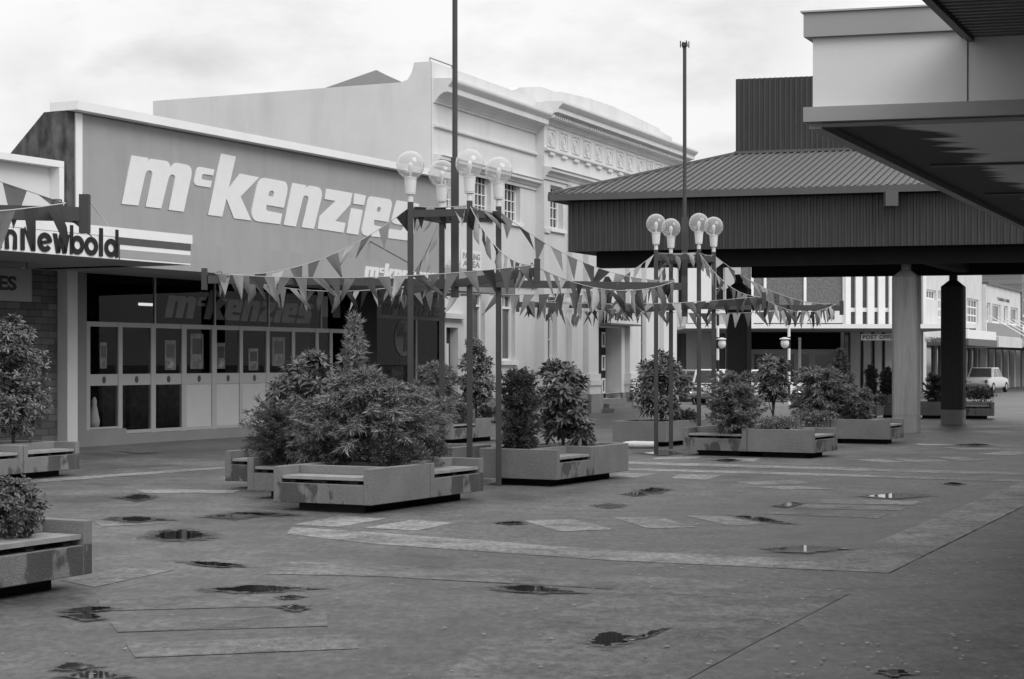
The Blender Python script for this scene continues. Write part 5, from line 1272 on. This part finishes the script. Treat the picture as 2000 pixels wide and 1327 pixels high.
# ------------------------------------------------------------------ cars
def car(loc, rz, paint, label, kind='sedan', Lc=4.2, Wc=1.62, Hc=1.42):
    r = empty('car', (loc[0], loc[1], .006), rz, label=label, cat='car', group='cars parked beyond the plaza')
    h = Wc/2; x0, x1 = -Lc/2, Lc/2
    # lower body: cross sections along x (front at +x)
    secs = [(x0, .42, .70, .82), (x0+.06, .34, .80, .93), (x0+.5, .26, .86, .98), (x0+1.1, .24, .90, 1.0), (0, .22, .90, 1.0), (x1-1.3, .24, .88, 1.0), (x1-.6, .26, .84, .98), (x1-.08, .32, .78, .92), (x1, .40, .70, .84)]
    b = MB(); vs = []
    for x, zl, zh, k in secs:
        w = h*k; zm = (zl+zh)/2
        vs += [(x, -w*.9, zl), (x, -w, zl+.10), (x, -w, zm+.08), (x, -w*.94, zh), (x, w*.94, zh), (x, w, zm+.08), (x, w, zl+.10), (x, w*.9, zl)]
    fs = []
    for i in range(len(secs)-1):
        for j in range(8): fs.append((8*i+j, 8*i+(j+1) % 8, 8*(i+1)+(j+1) % 8, 8*(i+1)+j))
    fs += [tuple(range(8)), tuple(range(8*(len(secs)-1), 8*len(secs)))[::-1]]
    b.add(vs, fs); bo = b.build('body', paint, r, smooth=True); e = bo.modifiers.new('b', 'BEVEL'); e.width = .03; e.segments = 3; e.angle_limit = R(25)
    # greenhouse
    if kind == 'wagon': gx = [x0+.10, x0+.42, x1-1.75, x1-1.15]
    elif kind == 'van': gx = [x0+.02, x0+.10, x1-.9, x1-.35]
    else: gx = [x0+.85, x0+1.25, x1-1.85, x1-1.25]
    zt_ = Hc; zb3 = .85; wt = h*.80; wb = h*.93
    gv = [(gx[0], -wb, zb3), (gx[3], -wb, zb3), (gx[3], wb, zb3), (gx[0], wb, zb3), (gx[1], -wt, zt_), (gx[2], -wt, zt_), (gx[2], wt, zt_), (gx[1], wt, zt_)]
    cab = MB().add(gv, [(0,3,2,1),(4,5,6,7),(0,1,5,4),(1,2,6,5),(2,3,7,6),(3,0,4,7)]).build('cabin', paint, r, bevel=.05)
    def pane(a, b_, c, d, inset=.12, name='window', out=.006):
        P = [Vector(q) for q in (a, b_, c, d)]; cen = sum(P, Vector())/4; nn = (P[1]-P[0]).cross(P[3]-P[0]).normalized()
        if nn.dot(cen - Vector((0, 0, 1.1))) < 0: nn = -nn
        Q = [cen + (q-cen)*(1-inset) + nn*out for q in P]
        MB().add(Q, [(0, 1, 2, 3)]).build(name, M['carglass'], cab)
    g = [Vector(q) for q in gv]
    pane(g[0], g[3], g[7], g[4], .16, 'rear_window'); pane(g[1], g[2], g[6], g[5], .14, 'windscreen')
    for s0, s1, t0, t1 in ((0, 1, 4, 5), (3, 2, 7, 6)):
        for f0, f1 in ((.03, .48), (.52, .97)):
            a = g[s0].lerp(g[s1], f0); b_ = g[s0].lerp(g[s1], f1); c = g[t0].lerp(g[t1], f1); d = g[t0].lerp(g[t1], f0)
            pane(a + (d-a)*.08, b_ + (c-b_)*.08, c + (b_-c)*.1, d + (a-d)*.1, .05, 'side_window')
    for sx in (x0+.75, x1-.75):
        for sy in (-1, 1):
            w = MB().tube((sx, sy*(h-.16), .30), (sx, sy*(h+.005), .30), .30, n=22).build('wheel', M['tyre'], r)
            MB().tube((sx, sy*(h+.006), .30), (sx, sy*(h+.02), .30), .17, .13, n=16).build('hub_cap', M['chrome'], w)
    for xx, nm in ((x0-.03, 'rear_bumper'), (x1+.03, 'front_bumper')):
        MB().box(xx-.05, xx+.05, -h*.93, h*.93, .40, .50).build(nm, M['chrome'], r, bevel=.02)
    for sy in (-1, 1):
        MB().tube((x1-.02, sy*h*.66, .64), (x1+.03, sy*h*.66, .64), .09, n=14).build('headlight', M['chrome'], r)
        MB().box(x0-.02, x0+.05, sy*h*.72-.07, sy*h*.72+.07, .56, .74).build('tail_light', M['gutter'], r, bevel=.01)
    MB().box(x0-.03, x0+.05, -.24, .24, .58, .69).build('number_plate', M['render'], r)
    return r
M['carglass'] = mat('car_window_glass', .06, .06, .6, .1)
def cpos(px, Y): p = at(px, Y); return (p.x, p.y)
car(cpos(1281, 79.5), R(183), M['cargrey'], 'grey saloon car seen side-on behind the posts, left of the white hatchback', 'wagon', 4.2)
car(cpos(1397, 74.8), R(74), M['carwhite'], 'white hatchback seen from behind in front of the post office', 'wagon', 3.5, 1.5, 1.46)
car(cpos(1497, 79.5), R(3), M['carwhite'], 'white car mostly hidden behind the shrubs of the double planter', 'sedan', 4.0, 1.6, 1.42)
car(cpos(1926, 104), R(60), M['carpale'], 'pale saloon car with silver bumper parked on the far street', 'sedan', 4.3, 1.64, 1.45)

# ------------------------------------------------------------------ crossing beacons and white post
def beacon(px, Y, side, label):
    c = at(px, Y); r = empty('crossing_beacon', (c.x, c.y, 0), 0, label=label, cat='beacon', group='striped crossing beacons at the side road')
    k = 0; z = 0
    while z < 3.7:
        MB().tube((0, 0, z), (0, 0, min(z+.46, 3.78)), .055, n=12).build('pole_band', M['white'] if k % 2 == 0 else M['black'], r); z += .46; k += 1
    MB().lathe([(.04, 2.30), (.13, 2.36), (.17, 2.48), (.15, 2.60), (.08, 2.66)], (side*.16, 0, 0), 16).build('lamp_globe', M['lampwhite'], r, smooth=True)
    MB().lathe([(.22, 2.66), (.22, 2.69), (.05, 2.74)], (side*.16, 0, 0), 16).build('lamp_cap', M['render'], r)
    MB().lathe([(.02, 3.78), (.10, 3.84), (.12, 3.92), (.06, 4.0)], (0, 0, 0), 12).build('finial', M['white'], r)
beacon(1541, 71, -1, 'black and white striped crossing beacon right of the top-heavy shrub')
beacon(1402, 72, 1, 'black and white striped crossing beacon behind the farther light frame')
c = at(1562, 90.6); wp = MB().lathe([(.07, .125), (.07, 2.9), (.085, 2.91), (.085, 2.98), (.03, 3.02)], (0, 0, 0), 12)
o = wp.build('white_post', M['white'], None, label='plain white post standing before the post office entrance', cat='post'); o.location = (c.x, c.y, 0)

# ------------------------------------------------------------------ sky, sun, camera
w = bpy.data.worlds.new('World'); SC.world = w; w.use_nodes = True; nt = w.node_tree; N = nt.nodes; L = nt.links
bg = N['Background']
EL, AZ = R(42), R(138)                         # compass direction the light comes from (behind the camera)
sk = N.new('ShaderNodeTexSky'); sk.sky_type = 'NISHITA'; sk.sun_disc = False; sk.sun_elevation = EL; sk.sun_rotation = AZ; sk.air_density = 1; sk.dust_density = 3
bw = N.new('ShaderNodeRGBToBW'); L.new(sk.outputs[0], bw.inputs[0])
tc = N.new('ShaderNodeTexCoord')
def cloud(scale, st, det, lo, hi, a, b_):
    mp = N.new('ShaderNodeMapping'); mp.inputs['Scale'].default_value = st; L.new(tc.outputs['Generated'], mp.inputs['Vector'])
    n = N.new('ShaderNodeTexNoise'); n.inputs['Scale'].default_value = scale; n.inputs['Detail'].default_value = det; n.inputs['Roughness'].default_value = .55; L.new(mp.outputs[0], n.inputs['Vector'])
    r_ = N.new('ShaderNodeMapRange'); r_.inputs['From Min'].default_value = lo; r_.inputs['From Max'].default_value = hi; r_.inputs['To Min'].default_value = a; r_.inputs['To Max'].default_value = b_
    L.new(n.outputs['Fac'], r_.inputs['Value']); return r_.outputs[0]
c1 = cloud(6.0, (1, 1, 2.2), 7, .52, .66, 1.0, .80); c2 = cloud(2.2, (1, 1, 2), 4, .3, .7, .93, 1.03)
m1 = N.new('ShaderNodeMath'); m1.operation = 'MULTIPLY'; L.new(c1, m1.inputs[0]); L.new(c2, m1.inputs[1])
acc = m1.outputs[0]
nb_ = cloud(7.0, (1, 1, 1.8), 7, .30, .62, .0, 1.0)
for px, py, rad, amt in ((120, 215, .075, .34), (370, 125, .055, .30), (1450, 25, .06, .34), (650, 150, .05, .12), (1150, 60, .05, .06)):
    dv = Vector(((px-CX)/F, 1, (HY-py)/F)).normalized()
    vd = N.new('ShaderNodeVectorMath'); vd.operation = 'DISTANCE'; vd.inputs[1].default_value = dv; L.new(tc.outputs['Generated'], vd.inputs[0])
    r_ = N.new('ShaderNodeMapRange'); r_.interpolation_type = 'SMOOTHSTEP'; r_.inputs['From Min'].default_value = rad; r_.inputs['From Max'].default_value = 0; r_.inputs['To Min'].default_value = 0; r_.inputs['To Max'].default_value = amt; L.new(vd.outputs['Value'], r_.inputs['Value'])
    a_ = N.new('ShaderNodeMath'); a_.operation = 'MULTIPLY'; L.new(r_.outputs[0], a_.inputs[0]); L.new(nb_, a_.inputs[1])
    s_ = N.new('ShaderNodeMath'); s_.operation = 'SUBTRACT'; s_.inputs[0].default_value = 1; L.new(a_.outputs[0], s_.inputs[1])
    p_ = N.new('ShaderNodeMath'); p_.operation = 'MULTIPLY'; L.new(acc, p_.inputs[0]); L.new(s_.outputs[0], p_.inputs[1]); acc = p_.outputs[0]
m2 = N.new('ShaderNodeMath'); m2.operation = 'MULTIPLY'; L.new(acc, m2.inputs[0])
sx_ = N.new('ShaderNodeSeparateXYZ'); L.new(tc.outputs['Generated'], sx_.inputs[0])      # overcast: brightest overhead
zg = N.new('ShaderNodeMapRange'); zg.inputs['From Min'].default_value = .2; zg.inputs['From Max'].default_value = 1; zg.inputs['To Min'].default_value = 10.6; zg.inputs['To Max'].default_value = 16
L.new(sx_.outputs['Z'], zg.inputs['Value']); L.new(zg.outputs[0], m2.inputs[1])
mx = N.new('ShaderNodeMix'); mx.data_type = 'FLOAT'; mx.inputs['Factor'].default_value = .9
L.new(bw.outputs[0], mx.inputs['A']); L.new(m2.outputs[0], mx.inputs['B'])
L.new(mx.outputs['Result'], bg.inputs['Color']); bg.inputs['Strength'].default_value = .10
sun = bpy.data.lights.new('sun', 'SUN'); sun.energy = 1.45; sun.angle = R(35); sun.color = (1, 1, 1)
so = bpy.data.objects.new('sun', sun); COL.objects.link(so)
dirv = Vector((math.sin(AZ)*math.cos(EL), math.cos(AZ)*math.cos(EL), math.sin(EL)))
so.rotation_euler = dirv.to_track_quat('Z', 'Y').to_euler()
cam = bpy.data.cameras.new('camera'); co = bpy.data.objects.new('camera', cam); COL.objects.link(co); SC.camera = co
co.location = (0, 0, EYE); co.rotation_euler = (R(90), 0, 0); cam.sensor_width = 36; cam.lens = F/2000*36
cam.shift_y = (HY-663.5)/2000; cam.clip_end = 5000; cam.clip_start = .1
SC.view_settings.view_transform = 'Standard'; SC.view_settings.look = 'None'; SC.view_settings.exposure = 0; SC.view_settings.gamma = 1
SC.cycles.max_bounces = 8; SC.cycles.transparent_max_bounces = 16; SC.cycles.use_denoising = True
